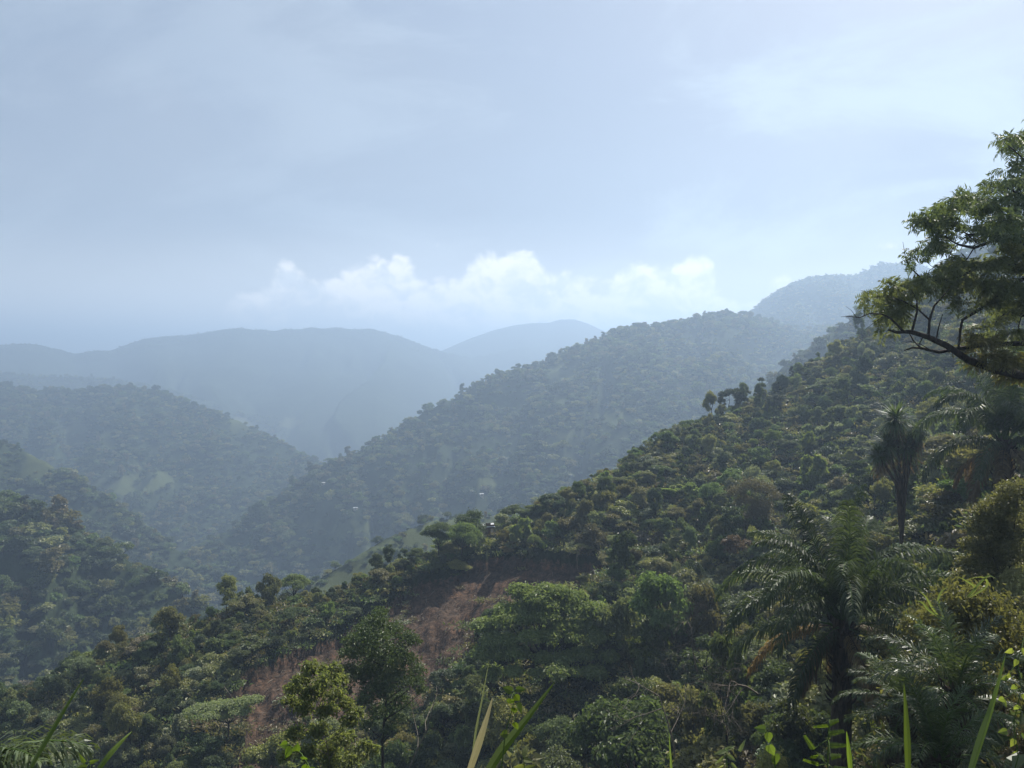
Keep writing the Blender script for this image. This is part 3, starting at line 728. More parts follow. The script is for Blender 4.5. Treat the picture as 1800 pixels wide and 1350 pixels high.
# everything else on the near hillside
NI = []
for (k, mk), lst in NP.items():
    for v, it in enumerate(lst): NI.append((k, mk, v, joined(it[3], it[4], NAME[k], mk)))
nm = ['%s_%s_%d' % (a, b, c_) for a, b, c_, _ in NI]
NEARC = bpy.data.collections.new('near_plant_shapes')
for s_, it in zip(nm, NI):
    NEARC.objects.link(bpy.data.objects.new(s_, it[3]))
pos = {s_: r_ for r_, s_ in enumerate(sorted(nm))}
rest = np.where(~ind)[0]
for lab, sel, cat, nmx in (('many smaller trees filling the near hillside', isT[rest], 'trees', 'woodland'), ('dense small shrubs and creepers filling the near hillside', ~isT[rest], 'undergrowth', 'undergrowth')):
    r_ = rest[sel]
    scatter_obj(nmx, lab, cat, np.stack([x[r_], y[r_], zz[r_] - .15], 1), np.stack([SZ[r_] / SV[r_] ** .4, SZ[r_] / SV[r_] ** .4, SZ[r_] * SV[r_]], 1), np.stack([TX[r_], TY[r_], RZ[r_]], 1).astype(float),
                [pos['%s_%s_%d' % (KN[q], MN[q], int(RZ[q] * 50) % 2)] for q in r_], NEARC)
# low ground cover between them
def tuft(seed, n_, L):
    rng = np.random.default_rng(seed); g = Geo()
    p = rng.normal(size=(n_, 3)) * np.array([.45, .45, .12]); p[:, 2] = np.abs(p[:, 2]) + .05
    T = nrm(np.stack([rng.normal(size=n_), rng.normal(size=n_), rng.random(n_) * 1.6], 1)); N = nrm(rng.normal(size=(n_, 3)) * .6 + np.array([0, 0, 1]))
    V_, F_ = leaf_quads(p, N, T, L * (.5 + rng.random(n_)), L * .45 * (.5 + rng.random(n_))); g.add(V_, F_); return g
GI = [('herb_%d' % k, tuft(k + 3, 90, .28).mesh('herb', M[mk])) for k, mk in enumerate(['green', 'dark', 'olive', 'dry', 'green', 'olive'])]
GC = source_collection('herb_shapes', GI)
x2, y2 = jgrid(14, 190, lambda d: .8 + d * .007, 78, umax=.84)
i2, j2 = near_idx(x2 / y2, y2); rng = np.random.default_rng(5)
k2 = (OWN[i2, j2] == OW_NEAR) & visible(x2, y2, 1, .006) & ((slide_m[i2, j2] < .5) | (rng.random(len(x2)) < .03))
x2, y2 = x2[k2], y2[k2]; s2 = .9 + rng.random(len(x2)) * 1.1
scatter_obj('ground_cover', 'low herbs and leaf litter plants carpeting the near hillside', 'ground cover', np.stack([x2, y2, bil(ZT, x2 / y2, y2)], 1), np.stack([s2] * 3, 1), np.stack([x2 * 0, x2 * 0, rng.random(len(x2)) * 6.28], 1), rng.integers(0, 6, len(x2)), GC)
print('herbs', len(x2))
# ------------------------------------------------------------------ plants that stand out
def rootobj(name, loc, label, cat, group=None):
    e = bpy.data.objects.new(name, None); COL.objects.link(e); e.location = loc; e['label'] = label; e['category'] = cat
    if group: e['group'] = group
    return e
def pxclumps(D, lst, base, seed, depth=.55, squash=.8):
    """clumps given as picture column, row, radius (columns); spread in depth around D"""
    rng = np.random.default_rng(seed); out = []
    for t in lst:
        px, py, r = t[:3]; dd = t[3] if len(t) > 3 else rng.normal() * depth
        p = P(px, py, D + dd); R = r * (D + dd) / FOC
        out.append((p.x - base.x, p.y - base.y, p.z - base.z, R, R * squash))
    return out
def hero(name, label, cat, base_px, D, lst, mk, nleaf, L, Wd, seed, r0=.2, fork=.45, bark='bark', depth=1.2, squash=.75, limbn=14, group=None, args={}, parts=('trunk', 'crown'), leader=False):
    bp = P(base_px, 1200, D); bx, by = bp.x, D
    base = Vector((bx, by, ground(bx, by) - .1))
    cl = pxclumps(D, lst, base, seed, depth, squash)
    e = rootobj(name, base, label, cat, group)
    zmean = np.mean([c[2] for c in cl])
    gt = Geo(); pick = cl if len(cl) <= limbn else [cl[i] for i in np.linspace(0, len(cl) - 1, limbn).astype(int)]
    limbs(gt, pick, (0, 0, -.3), seed, r0, max(.4, zmean * fork), k=6, leader=leader)
    link(parts[0], gt.mesh(name + '_' + parts[0], M[bark], True), e)
    V_, F_ = crown_leaves(cl, nleaf, L, Wd, seed, **args)
    g = Geo(); g.add(V_, F_); link(parts[1], g.mesh(name + '_' + parts[1], M[mk]), e)
    return e, base, cl
# broad domed tree in front of the landslide
rng = np.random.default_rng(3); lst = []
for row, y0, x0, x1, r in ((0, 1040, 905, 1025, 26), (1, 1062, 875, 1050, 29), (2, 1090, 855, 1065, 30), (3, 1118, 845, 1078, 30), (4, 1148, 838, 1085, 28), (5, 1178, 850, 1085, 24)):
    for q in range(7): 
        t = (q + .5 * (row % 2)) / 6.5
        lst.append((x0 + (x1 - x0) * t + rng.normal() * 5, y0 + abs(t - .5) * 18 + rng.normal() * 4, r * (.5 + .34 * rng.random()), (1 - row * .42) * 2.2 - abs(t - .5) * -3 + rng.normal() * .5))
hero('domed_tree', 'broad dome-shaped green tree with layered crown just below the landslide', 'tree', 965, 74, lst, 'bright', 34000, .36, .16, 41, .38, .5, squash=.55, limbn=22, args=dict(droop=.15, shell=.7, flat=.72))
# tall dark tree left of it
lst = [(668,1078,15),(660,1095,24),(640,1110,22),(690,1110,22),(655,1125,32),(620,1128,20),(712,1122,18),(728,1128,14),(640,1150,30),(690,1150,30),(610,1150,18),(668,1175,38),(715,1165,24),(735,1180,16),(640,1190,30),(690,1200,34),(730,1200,20),(660,1220,30),(700,1235,26),(640,1235,18),(665,1255,22),(610,1180,18),(700,1265,18),(645,1275,14),(685,1285,14),(610,1215,12),(742,1215,11)]
hero('tall_tree', 'tall dark tree with small glossy leaves standing in front of the landslide', 'tree', 672, 50, lst, 'dark', 17000, .17, .11, 42, .2, .72, depth=.9, limbn=22, leader=True, args=dict(droop=.3, shell=.3, flat=.35))
# yellow-green young tree
lst = [(545,1172,15),(560,1180,16),(590,1175,13),(530,1195,16),(575,1200,22),(600,1195,13),(515,1212,15),(550,1220,24),(590,1222,18),(508,1232,14),(535,1245,20),(575,1250,20),(610,1238,15),(625,1255,16),(615,1270,15),(560,1285,20),(520,1290,18),(600,1300,22),(640,1310,13),(655,1318,12),(575,1320,24),(540,1325,20),(620,1335,20),(590,1350,24),(500,1330,12)]
hero('young_tree', 'yellow-green leafy young tree at the bottom edge left of the tall dark tree', 'tree', 572, 27, lst, 'lime', 7800, .16, .08, 43, .055, .7, 'bark_pale', depth=.35, limbn=24, leader=True, args=dict(droop=.8, shell=.2, flat=.3))
# flat pale tree on the left
lst = [(335,1252,14),(352,1246,16),(372,1243,18),(392,1240,18),(412,1238,18),(430,1234,18),(448,1230,14),(365,1258,16),(395,1256,18),(425,1250,18)]
hero('flat_topped_tree', 'flat-topped pale green tree tilted beside the lower landslide strip', 'tree', 398, 84, lst, 'bright', 9000, .24, .14, 44, .14, .6, depth=1.2, squash=.35, args=dict(droop=.1, shell=.4, flat=.7))
# trees on the crest near the hut
lst = [(748,938,9),(760,930,12),(775,926,13),(790,930,10),(768,940,12),(782,945,12)]
hero('crest_acacia', 'small flat-crowned tree on the crest left of the hut roof', 'tree', 772, 122, lst, 'green', 5000, .26, .16, 45, .14, .6, depth=.8, squash=.5)
lst = [(815,915,13),(832,908,14),(825,928,18),(810,935,14),(840,930,14),(828,948,18),(812,955,12),(842,950,12)]
hero('crest_tree', 'dark compact tree on the crest just left of the hut roof', 'tree', 826, 124, lst, 'dark', 8000, .28, .17, 46, .2, .5, depth=1.0)
lst = [(1272,694,9),(1283,690,9),(1268,705,6)]
hero('lone_tree', 'small thin-stemmed lone tree sticking up from the rising crest', 'tree', 1278, 163, lst, 'dark', 2200, .3, .2, 47, .1, .8, depth=.5, squash=.6)
lst = [(1299,690,4),(1300,698,4),(1298,708,4)]
hero('thin_tree', 'thin spindly tree next to the lone crest tree', 'tree', 1299, 164, lst, 'dark', 700, .26, .16, 48, .07, .8, depth=.2)
lst = [(1338,668,5),(1339,678,6),(1339,690,7),(1338,700,7)]
hero('columnar_tree', 'narrow columnar dark tree on the rising crest', 'tree', 1339, 166, lst, 'dark', 1800, .28, .18, 49, .12, .7, depth=.3)
# orange bush, pale shrub
lst = [(1280,955,10),(1290,950,11),(1300,962,11),(1285,968,10),(1312,955,8)]
hero('orange_shrub', 'shrub with rusty orange leaves left of the big palm crown', 'shrub', 1292, 84, lst, 'orange', 3200, .2, .12, 50, .06, .4, depth=.5, parts=('stem', 'foliage'))
lst = [(1295,868,18),(1320,856,20),(1345,862,18),(1365,875,14),(1310,885,20),(1340,890,18),(1335,905,22),(1310,915,20)]
hero('dry_shrub', 'rounded dry brownish shrub above the big palm crown', 'shrub', 1328, 96, lst, 'dry', 11000, .2, .11, 51, .12, .4, depth=1.0, parts=('stem', 'foliage'))
# creeper-covered shrub at the right edge
lst = [(1790,868,30),(1765,885,26),(1740,905,24),(1725,930,24),(1760,930,34),(1800,925,34),(1715,962,24),(1745,970,32),(1785,975,34),(1700,990,18),(1725,1005,28),(1765,1015,34),(1800,1020,30),(1690,1020,16),(1718,1045,22),(1750,1055,30),(1790,1060,30)]
hero('creeper_shrub', 'pale yellowish shrub overgrown with creepers at the right edge', 'shrub', 1775, 30, lst + [(1755,900,30),(1780,950,36),(1740,990,34),(1775,1040,36)], 'pale', 28000, .12, .075, 52, .1, .5, depth=.7, parts=('stem', 'foliage'), args=dict(droop=.5, shell=.55, flat=.4))
lst = [(1690,1010,10),(1760,985,7),(1768,972,6),(1790,1110,14),(1775,1150,10),(1795,1090,10),(1615,1130,8),(1725,1130,8)]
hero('yellow_creeper', 'sprigs of yellow leaves trailing down the right edge', 'creeper', 1790, 26, [(1790,1085,14),(1775,1100,10),(1800,1060,12),(1795,1120,16),(1780,1150,12),(1797,1190,12)], 'yellow', 700, .13, .09, 53, .02, .5, depth=.4, parts=('stem', 'foliage'))
# ------------------------------------------------------------------ overhanging tree, upper right
D0 = 24.0
tb = P(1880, 700, D0); base = Vector((tb.x, tb.y, ground(tb.x, tb.y) - .2))
e = rootobj('overhanging_tree', base, 'large feathery-leaved tree reaching in from the upper right edge', 'tree')
g = Geo()
def L3(pts, dds=0.0):
    k = len(pts); return [P(a, b, D0 + (dds[i] if hasattr(dds, '__len__') else dds)) - base for i, (a, b) in enumerate(pts)]
def wl(pts, r0, r1, dds=0.0, kk=6):
    q = L3(pts, dds); g.tube(q, [r0 + (r1 - r0) * i / (len(q) - 1) for i in range(len(q))], kk)
tp = P(1880, 665, D0) - base
g.tube([(0, 0, -.5), (tp.x * .5 + .15, .1, tp.z * .5), tuple(tp), tuple(P(1870, 560, D0 + .3) - base), tuple(P(1850, 430, D0 + .2) - base), tuple(P(1835, 320, D0) - base), tuple(P(1815, 250, D0 - .3) - base)], [.42, .34, .30, .25, .19, .12, .05], 9)
wl([(1875,668),(1810,662),(1750,650),(1700,632),(1665,608),(1630,592),(1600,583),(1575,584),(1562,580)], .17, .03, [0,0,-.2,-.4,-.6,-.7,-.8,-.9,-1], 8)
wl([(1872,590),(1810,603),(1740,605),(1690,612),(1650,619),(1620,612),(1604,611),(1590,616)], .10, .02, [0,.2,.4,.2,0,-.2,-.4,-.5], 7)
wl([(1632,593),(1634,562),(1642,538),(1662,515),(1675,500)], .045, .015, [-.7,-.6,-.3,0,.2])
wl([(1603,583),(1612,548),(1612,528),(1600,505)], .04, .012, [-.8,-.7,-.8,-1])
wl([(1634,562),(1615,545),(1590,530),(1560,520)], .03, .01, [-.6,-.8,-1.2,-1.5])
wl([(1645,599),(1650,575),(1657,552)], .025, .01, -.5)
wl([(1685,612),(1688,580),(1692,562),(1720,545),(1745,528),(1775,505),(1815,480)], .035, .07, [.2,.2,.3,.3,.4,.4,.3])
wl([(1590,584),(1566,560),(1550,552),(1528,551),(1512,558),(1490,556),(1478,557)], .035, .006, [-.9,-1.1,-1.2,-1.3,-1.3,-1.4,-1.4])
wl([(1519,554),(1521,546),(1530,545)], .008, .004, -1.3); wl([(1505,557),(1496,545),(1486,538)], .008, .003, -1.4); wl([(1553,556),(1535,568),(1520,580)], .012, .004, -1.2)
wl([(1618,612),(1605,598),(1598,585)], .02, .015, -.6); wl([(1640,618),(1620,606),(1600,600),(1585,604)], .015, .005, -.3); wl([(1622,593),(1615,607),(1622,612)], .02, .01, -.6)
wl([(1850,430),(1800,428),(1750,422),(1712,436),(1685,430),(1675,425),(1660,415)], .08, .012, [.2,0,-.3,-.5,-.8,-1,-1.1])
wl([(1712,412),(1700,412),(1690,405),(1684,392),(1690,375)], .03, .01, [-.4,-.5,-.6,-.7,-.7]); wl([(1706,436),(1718,428),(1700,412)], .03, .02, -.5)
wl([(1712,436),(1700,455),(1682,468),(1668,474)], .02, .006, -.5); wl([(1684,430),(1675,436),(1670,448),(1666,456)], .02, .008, -.8)
wl([(1840,500),(1800,470),(1760,462),(1720,470),(1690,485),(1650,495),(1618,488),(1600,470),(1592,455),(1587,425)], .07, .005, [.2,0,-.2,-.4,-.6,-.8,-.9,-1,-1,-1])
wl([(1628,490),(1634,475),(1648,466),(1662,462)], .015, .005, -.9); wl([(1640,470),(1628,460),(1620,462)], .008, .004, -.9)
wl([(1845,370),(1800,345),(1770,330),(1745,330)], .06, .01, [.2,0,-.2,-.3]); wl([(1835,320),(1805,285),(1780,262),(1765,250)], .04, .008, [0,-.2,-.3,-.4])
wl([(1845,560),(1800,555),(1770,548),(1740,575),(1715,578)], .05, .01, [.2,.4,.5,.3,.2]); wl([(1800,600),(1790,575),(1798,545)], .03, .015, .4)
link('trunk', g.mesh('overhanging_trunk', M['bark'], True), e)
up = [(1618,392,15),(1633,382,17),(1650,372,17),(1664,362,16),(1682,350,16),(1700,350,16),(1715,354,18),(1735,360,19),(1755,368,20),(1690,366,16),(1672,380,15),(1655,392,14),(1636,396,11),(1604,452,7),(1612,443,10),(1625,436,11),(1638,427,13),(1650,417,13),(1660,408,12),(1658,428,11),(1648,438,9),(1608,460,6),(1690,395,9),(1706,398,9),(1725,405,12),(1712,420,10),(1745,395,18),(1770,385,22),(1795,395,24),(1765,415,20),(1790,425,22),(1682,333,7),
      (1765,245,10),(1778,238,12),(1792,242,14),(1805,250,16),(1772,258,9),(1760,266,6),(1790,268,10),(1805,285,14),(1785,292,10),(1768,300,9),(1752,318,10),(1740,332,10),(1758,330,12),(1775,318,12),(1800,312,16),(1780,345,16),(1800,360,20),(1755,350,12),(1660,466,7),(1650,470,6)]
lo = [(1518,534,7),(1530,528,11),(1542,520,13),(1556,512,14),(1572,505,14),(1590,500,14),(1608,495,14),(1626,492,13),(1644,486,12),(1662,476,12),(1680,470,14),(1700,464,16),(1720,462,17),(1742,462,18),(1765,458,20),(1790,465,22),(1550,535,15),(1568,528,16),(1560,550,14),(1580,545,14),(1575,562,12),(1548,578,8),(1560,584,7),(1600,518,14),(1622,508,13),(1596,535,10),(1660,495,17),(1680,490,20),(1702,492,18),(1678,510,16),(1725,498,20),(1750,505,22),(1780,510,24),(1800,530,24),(1740,528,16),(1770,545,18),(1700,545,10),(1725,575,12),(1745,595,13),(1775,585,15),(1795,600,16),(1690,530,9),(1758,560,13)]
def feather(lst, n_, mk, seed, nm, L=.20, Wd=.035, depth=1.0):
    cl = pxclumps(D0, lst, base, seed, depth, .62)
    rng = np.random.default_rng(seed)
    # sprays: a spray centre plus a fan of thin leaflets hanging from it
    k = n_ // 14; p, nn = crown_pts(cl, k, rng, .35)
    ax = nrm(nn * np.array([1, 1, .3]) + rng.normal(size=p.shape) * .5 - np.array([0, 0, .35])); N0 = nrm(np.cross(ax, rng.normal(size=p.shape)) + np.array([0, 0, .8]))
    N0 = nrm(N0 - ax * (N0 * ax).sum(1, keepdims=True)); B0 = np.cross(N0, ax)
    t = np.linspace(0, 1, 7); C = []; T_ = []; NN = []
    for s_ in (-1, 1):
        for q in t:
            C.append(p + ax * (q * .34) - np.array([0, 0, .07]) * q * q); T_.append(ax * .45 + B0 * s_ - np.array([0, 0, .45])); NN.append(N0)
    C = np.concatenate(C); T_ = np.concatenate(T_) + rng.normal(size=C.shape) * .12; NN = np.concatenate(NN)
    V_, F_ = leaf_quads(C, NN, T_, L * (.7 + .6 * rng.random(len(C))), Wd * np.ones(len(C)) * 1.3, .1)
    g = Geo(); g.add(V_, F_); return link(nm, g.mesh('overhanging_' + nm, M[mk]), e)
feather([(a_, b_, r_ * .80) for a_, b_, r_ in up], 11500, 'green', 61, 'upper_crown')
feather([(a_, b_, r_ * .80) for a_, b_, r_ in lo], 12500, 'bright', 62, 'lower_crown')
feather([(1850,250,26),(1880,290,30),(1840,330,24),(1890,360,34),(1860,410,30),(1920,420,34),(1900,480,36),(1850,520,28),(1930,540,34),(1970,480,30),(1880,580,26),(1950,600,28),(1850,200,20),(1885,235,24)], 12000, 'green', 65, 'outer_crown')
feather([(1745,625,14),(1720,640,12),(1768,632,16),(1795,640,18),(1700,612,9),(1780,660,12),(1735,600,12),(1712,590,9)], 3000, 'olive', 64, 'shaded_crown')
V_, F_ = crown_leaves(pxclumps(D0 - .8, [(1775,400,16),(1795,420,20),(1780,440,16),(1800,450,18),(1790,475,12),(1765,425,10)], base, 6, .4), 2600, .12, .05, 63, droop=.8, shell=.3, flat=.3)
g = Geo(); g.add(V_, F_); link('climbing_vine', g.mesh('climbing_vine', M['olive']), e)

# ------------------------------------------------------------------ feather palms
def frond_mesh(name, L, elev, bend, seed, mk, nl=58, ll=.85, lw=.045, hang=.8, pw=1.25, stalk=.12):
    rng = np.random.default_rng(seed); g = Geo(); K = 22
    pts = [Vector((0, 0, 0))]; dirs = []
    yaw = rng.normal() * .12
    for i in range(K):
        s_ = i / K; th = rad(elev - bend * s_ ** pw); d = Vector((math.cos(th), math.sin(yaw * s_) * .5, math.sin(th))).normalized(); dirs.append(d); pts.append(pts[-1] + d * L / K)
    dirs.append(dirs[-1])
    rr = .018 + .0045 * L
    g.tube(pts, [rr * (1.6 if i < 2 else 1) * (1 - .88 * i / K) for i in range(K + 1)], 5, 0)
    C = []; 
    for side in (-1, 1):
        for i in range(nl):
            s_ = stalk + (1 - stalk) * (i + .5) / nl + rng.normal() * .004; q = min(.9999, max(0, s_)) * K; k = int(q); f = q - k
            p = pts[k].lerp(pts[k + 1], f); d = dirs[k]
            up_ = Vector((0, 0, 1)); lat = d.cross(up_)
            if lat.length < .05: lat = Vector((0, -1, 0))
            lat = lat.normalized() * side
            nup = lat.cross(d).normalized() * (1 if side > 0 else -1)
            if nup.z < 0: nup = -nup
            ln = ll * (math.sin(math.pi * min(1, .14 + .86 * (s_ - stalk) / (1 - stalk) * .95)) ** .55) * (.85 + .3 * rng.random())
            v = (lat * .8 + d * (.45 + .4 * s_) + nup * (.25 + .25 * rng.normal())).normalized()
            a = p.copy(); rows = []
            for st in range(4):
                w = lw * (.7, 1, .75, .08)[st]; wd = d * .9 + nup * .3 * rng.normal(); wd = (wd - v * wd.dot(v)).normalized()
                rows.append((a - wd * w * .5, a + wd * w * .5))
                a = a + v * ln / 3; v = (v + Vector((0, 0, -1)) * hang * (.45 + .3 * st)).normalized()
            V_ = [tuple(x_) for r_ in rows for x_ in r_]
            g.add(V_, [(0, 1, 3, 2), (2, 3, 5, 4), (4, 5, 7, 6)], 1)
    return g.mesh(name, [M['stem' if mk != 'palm_dead' else 'palm_bark'], M[mk]])
def palm_trunk(H, r, seed, lean=(0, 0), skirt=True):
    rng = np.random.default_rng(seed); g = Geo(); pts = []; rs = []
    for i in range(31):
        t = i / 30; pts.append((lean[0] * t * t, lean[1] * t * t, -.4 + (H + .4) * t)); rs.append(r * (1.25 - .3 * t + (.08 if i % 2 else 0)) * (1 + .35 * max(0, t - .8) * 5 * .5))
    g.tube(pts, rs, 14)
    if skirt:     # old leaf bases
        for k in range(110):
            t = .55 + .45 * rng.random(); a_ = rng.random() * 6.28; rr = r * 1.05
            p = Vector((lean[0] * t * t + math.cos(a_) * rr, lean[1] * t * t + math.sin(a_) * rr, H * t)); o_ = Vector((math.cos(a_), math.sin(a_), .9 - .3 * rng.random()))
            g.tube([p, p + o_ * .22, p + o_ * .34 + Vector((0, 0, .12))], [.07, .05, .02], 4)
    return g.mesh('palm_trunk', M['palm_bark'])
def palm(name, label, px, py, D, L, classes, seed, trunk_r, group='feather palms on the right slope', lean=(0, 0), mk='palm', lw=.045, ll=.85, nl=58, hang=2.2, turn=0):
    """classes: list of (count, elevation, bend, material or None, length factor)"""
    c_ = P(px, py, D); gz = ground(c_.x - lean[0], c_.y - lean[1])
    H = max(.25, c_.z - gz)
    e = rootobj(name, (c_.x - lean[0], c_.y - lean[1], gz), label, 'palm', group)
    link('trunk', palm_trunk(H, trunk_r, seed, lean, H > 1.5), e)
    rng = np.random.default_rng(seed); a0 = turn
    for ci_, (cnt, el, bd, m2, lf) in enumerate(classes):
        vs = [frond_mesh('frond', L * lf, el, bd, seed * 10 + ci_ * 3 + v, m2 or mk, nl, ll, lw, hang * (.7 if el > 80 else 1.0), pw=1.7 if el > 40 else 1.2) for v in range(2)]
        for k in range(cnt):
            a0 += 6.283 / cnt + rng.normal() * .12
            fo = link('frond' if m2 != 'palm_dead' else 'dead_frond', vs[k % 2], e, loc=(lean[0] + math.cos(a0) * trunk_r * .5, lean[1] + math.sin(a0) * trunk_r * .5, H - (.0 if el > 30 else .35) - rng.random() * .2), rot=(rng.normal() * .10, rng.normal() * .07, a0), scale=.88 + .22 * rng.random())
            if m2 == 'palm_dead': fo['label'] = 'brown withered hanging frond'
        a0 += .6
    return e
palm('feather_palm', 'big dark feather palm with arching drooping fronds in the right foreground', 1482, 1085, 36, 6.9,
     [(3, 86, 34, None, .92), (8, 73, 95, None, 1.0), (8, 60, 125, None, 1.05), (7, 42, 125, None, 1.0), (6, 12, 90, None, .9), (3, -10, 60, 'palm_dead', .8), (3, -50, 30, 'palm_dead', .5)], 21, .42, lw=.070, ll=1.15, nl=92)
palm('feather_palm', 'shaded feather palm at the right edge below the overhanging limb', 1765, 772, 50, 6.6,
     [(6, 85, 40, None, 1.0), (7, 72, 125, None, 1.0), (8, 52, 135, None, 1.0), (8, 25, 105, None, .9), (8, -25, 50, 'palm_dead', .7)], 22, .42, lw=.085, ll=1.15, nl=80)
sm = [(4, 82, 55, None, 1.0), (6, 62, 90, None, 1.0), (7, 38, 90, None, .95), (5, 12, 60, None, .8)]
palm('young_palm', 'young pale green feather palm without trunk, upper one of the bottom right cluster', 1680, 1215, 20, 2.5, sm, 23, .10, 'young feather palms at the bottom right', mk='palm_pale', lw=.032, ll=.50, nl=48, hang=1.0)
palm('young_palm', 'young dark feather palm lowest in the bottom right cluster', 1650, 1330, 17, 2.0, sm, 24, .10, 'young feather palms at the bottom right', mk='palm', lw=.026, ll=.42, nl=48, hang=1.0)
palm('young_palm', 'young feather palm half hidden left of the bottom right cluster', 1585, 1235, 23, 2.2, sm, 25, .10, 'young feather palms at the bottom right', mk='palm', lw=.030, ll=.45, nl=44, hang=1.0)
# rosette tree with hanging dead leaves
def rosette(name, label, px, py, D, heads, seed):
    c_ = P(px, py, D); gz = ground(c_.x, c_.y); e = rootobj(name, (c_.x, c_.y, gz), label, 'tree'); rng = np.random.default_rng(seed)
    gt = Geo(); H = c_.z - gz
    gl, gd = Geo(), Geo()
    for (hx, hy, r) in heads:
        h = P(hx, hy, D + rng.normal() * .3) - Vector((c_.x, c_.y, gz))
        gt.tube([(0, 0, -.3), (0, 0, H * .45), (h.x * .25, h.y * .25, H * .78), tuple(h)], [.17, .15, .12, .08], 7)
        n_ = 330; d = nrm(rng.normal(size=(n_, 3)) + np.array([0, 0, .25])); R = r * D / FOC
        C = np.tile(np.array(h), (n_, 1)); N = nrm(np.cross(d, np.cross(np.array([0, 0, 1.0]), d)) + rng.normal(size=d.shape) * .1)
        V_, F_ = leaf_quads(C, N, d, R * 1.15 * (.8 + .4 * rng.random(n_)), .11 * np.ones(n_)); gl.add(V_, F_)
        n_ = 62; C = np.tile(np.array(h), (n_, 1)) + rng.normal(size=(n_, 3)) * np.array([.14, .14, .3]) - np.array([0, 0, .5]); d = nrm(rng.normal(size=(n_, 3)) * np.array([.35, .35, .15]) - np.array([0, 0, 1]))
        V_, F_ = leaf_quads(C, nrm(rng.normal(size=(n_, 3)) * np.array([1, 1, .1])), d, R * 1.3 * (.7 + .6 * rng.random(n_)), .085 * np.ones(n_)); gd.add(V_, F_)
    link('trunk', gt.mesh('rosette_trunk', M['palm_bark'], True), e); link('leaf_heads', gl.mesh('rosette_leaves', M['palm_pale']), e)
    q = link('dead_leaf_skirt', gd.mesh('rosette_skirt', M['palm_dead']), e); return e
rosette('rosette_tree', 'spiky-headed tree with brown skirts of dead leaves left of the shaded palm', 1588, 790, 56, [(1575,738,34),(1560,782,28),(1592,785,30),(1610,760,22),(1545,800,20)], 71)
# broad strap leaves pushing up between the shrubs
def strap(pts, w, D, g, mi=0, fold=.25, dD=0.0, seg=14, w0=.55):
    """a long blade: centre line through picture points, widest in the middle, with a folded midrib"""
    q = [P(a, b, D + dD * i / (len(pts) - 1)) for i, (a, b) in enumerate(pts)]
    n_ = seg; ps = []
    for i in range(n_ + 1):
        t = i / n_ * (len(q) - 1); k = min(int(t), len(q) - 2); f = t - k
        a0, a1, a2, a3 = q[max(k - 1, 0)], q[k], q[k + 1], q[min(k + 2, len(q) - 1)]
        ps.append(.5 * ((2 * a1) + (a2 - a0) * f + (2 * a0 - 5 * a1 + 4 * a2 - a3) * f * f + (3 * a1 - a0 - 3 * a2 + a3) * f ** 3))
    V_ = []; rng = random.Random(int(pts[0][0]))
    for i, p in enumerate(ps):
        d = (ps[min(i + 1, n_)] - ps[max(i - 1, 0)]).normalized(); s_ = i / n_
        side = d.cross(Vector((0, 1, .15))).normalized(); side = (side + Vector((0, .35, 0))).normalized(); up_ = side.cross(d)
        ww = w * .78 * (w0 + (1 - w0) * math.sin(min(1, s_ * 2.2) * math.pi / 2)) * (1 - max(0, s_ - .45) / .55) ** .8 + .0006
        V_ += [tuple(p - side * ww * .5 + up_ * ww * fold), tuple(p), tuple(p + side * ww * .5 + up_ * ww * fold)]
    V2 = [(a, b + .0008, c) for a, b, c in V_]
    F_ = []
    for i in range(n_):
        for j in range(2): k = i * 3 + j; F_.append((k, k + 1, k + 4, k + 3))
    g.add(V_, F_, mi)
def blade(name, label, pts, w, D, mk, dD=0.0, cat='grass blade', group='tall grass blades close to the viewer'):
    g = Geo(); strap(pts, w, D, g, dD=dD)
    o = g.mesh(name, M[mk]); b0 = P(*pts[0], D)
    o.transform(Matrix.Translation(-b0)); link(name, o, label=label, cat=cat, group=group, loc=b0)
blade('grass_blade', 'long thin green blade slanting up at the left edge', [(40,1372),(75,1310),(112,1248),(150,1188)], .040, 4.0, 'blade', .3)
blade('grass_blade', 'short pale green blade at bottom left pointing up right', [(150,1385),(185,1335),(212,1305),(233,1285)], .036, 3.6, 'blade', .2)
blade('grass_blade', 'broad arching green blade at bottom centre', [(835,1400),(875,1330),(925,1265),(976,1198)], .060, 3.4, 'blade', .4)
blade('grass_blade', 'cream-coloured dry broken blade at bottom centre', [(815,1385),(835,1325),(853,1270),(866,1226)], .042, 3.2, 'straw', .1)
blade('grass_blade', 'very thin grey-green stalk behind the cream blade', [(826,1390),(834,1300),(848,1225),(860,1160)], .014, 3.6, 'grey', .1)
blade('grass_blade', 'upright pointed green blade in front of the young palms', [(1597,1400),(1596,1320),(1593,1255),(1589,1200)], .032, 3.0, 'blade', .1)
blade('grass_blade', 'long green blade leaning right near the bottom right corner', [(1700,1380),(1722,1310),(1745,1240),(1768,1150)], .046, 3.3, 'blade', .3)
blade('grass_blade', 'short upright blade beside the fern-leaved sprig', [(1497,1380),(1494,1340),(1491,1310),(1488,1285)], .024, 3.0, 'blade')
blade('grass_blade', 'thin short stalk at bottom centre-right', [(1182,1380),(1180,1350),(1178,1320),(1176,1288)], .012, 3.2, 'blade')
g = Geo()
b0 = P(1690, 1045, 22)
for pts in ([(1700,1050),(1715,1035),(1700,1022),(1684,1014)], [(1705,1050),(1735,1030),(1728,1015),(1700,1018)], [(1700,1050),(1722,1026),(1738,1012),(1752,1018)], [(1655,1090),(1640,1070),(1628,1050),(1615,1038)], [(1660,1090),(1650,1058),(1655,1040),(1668,1030)], [(1660,1090),(1635,1075),(1622,1060),(1610,1056)]):
    strap(pts, .085, 22, g, fold=.2)
me = g.mesh('broad_leaves', M['bright']); me.transform(Matrix.Translation(-b0))
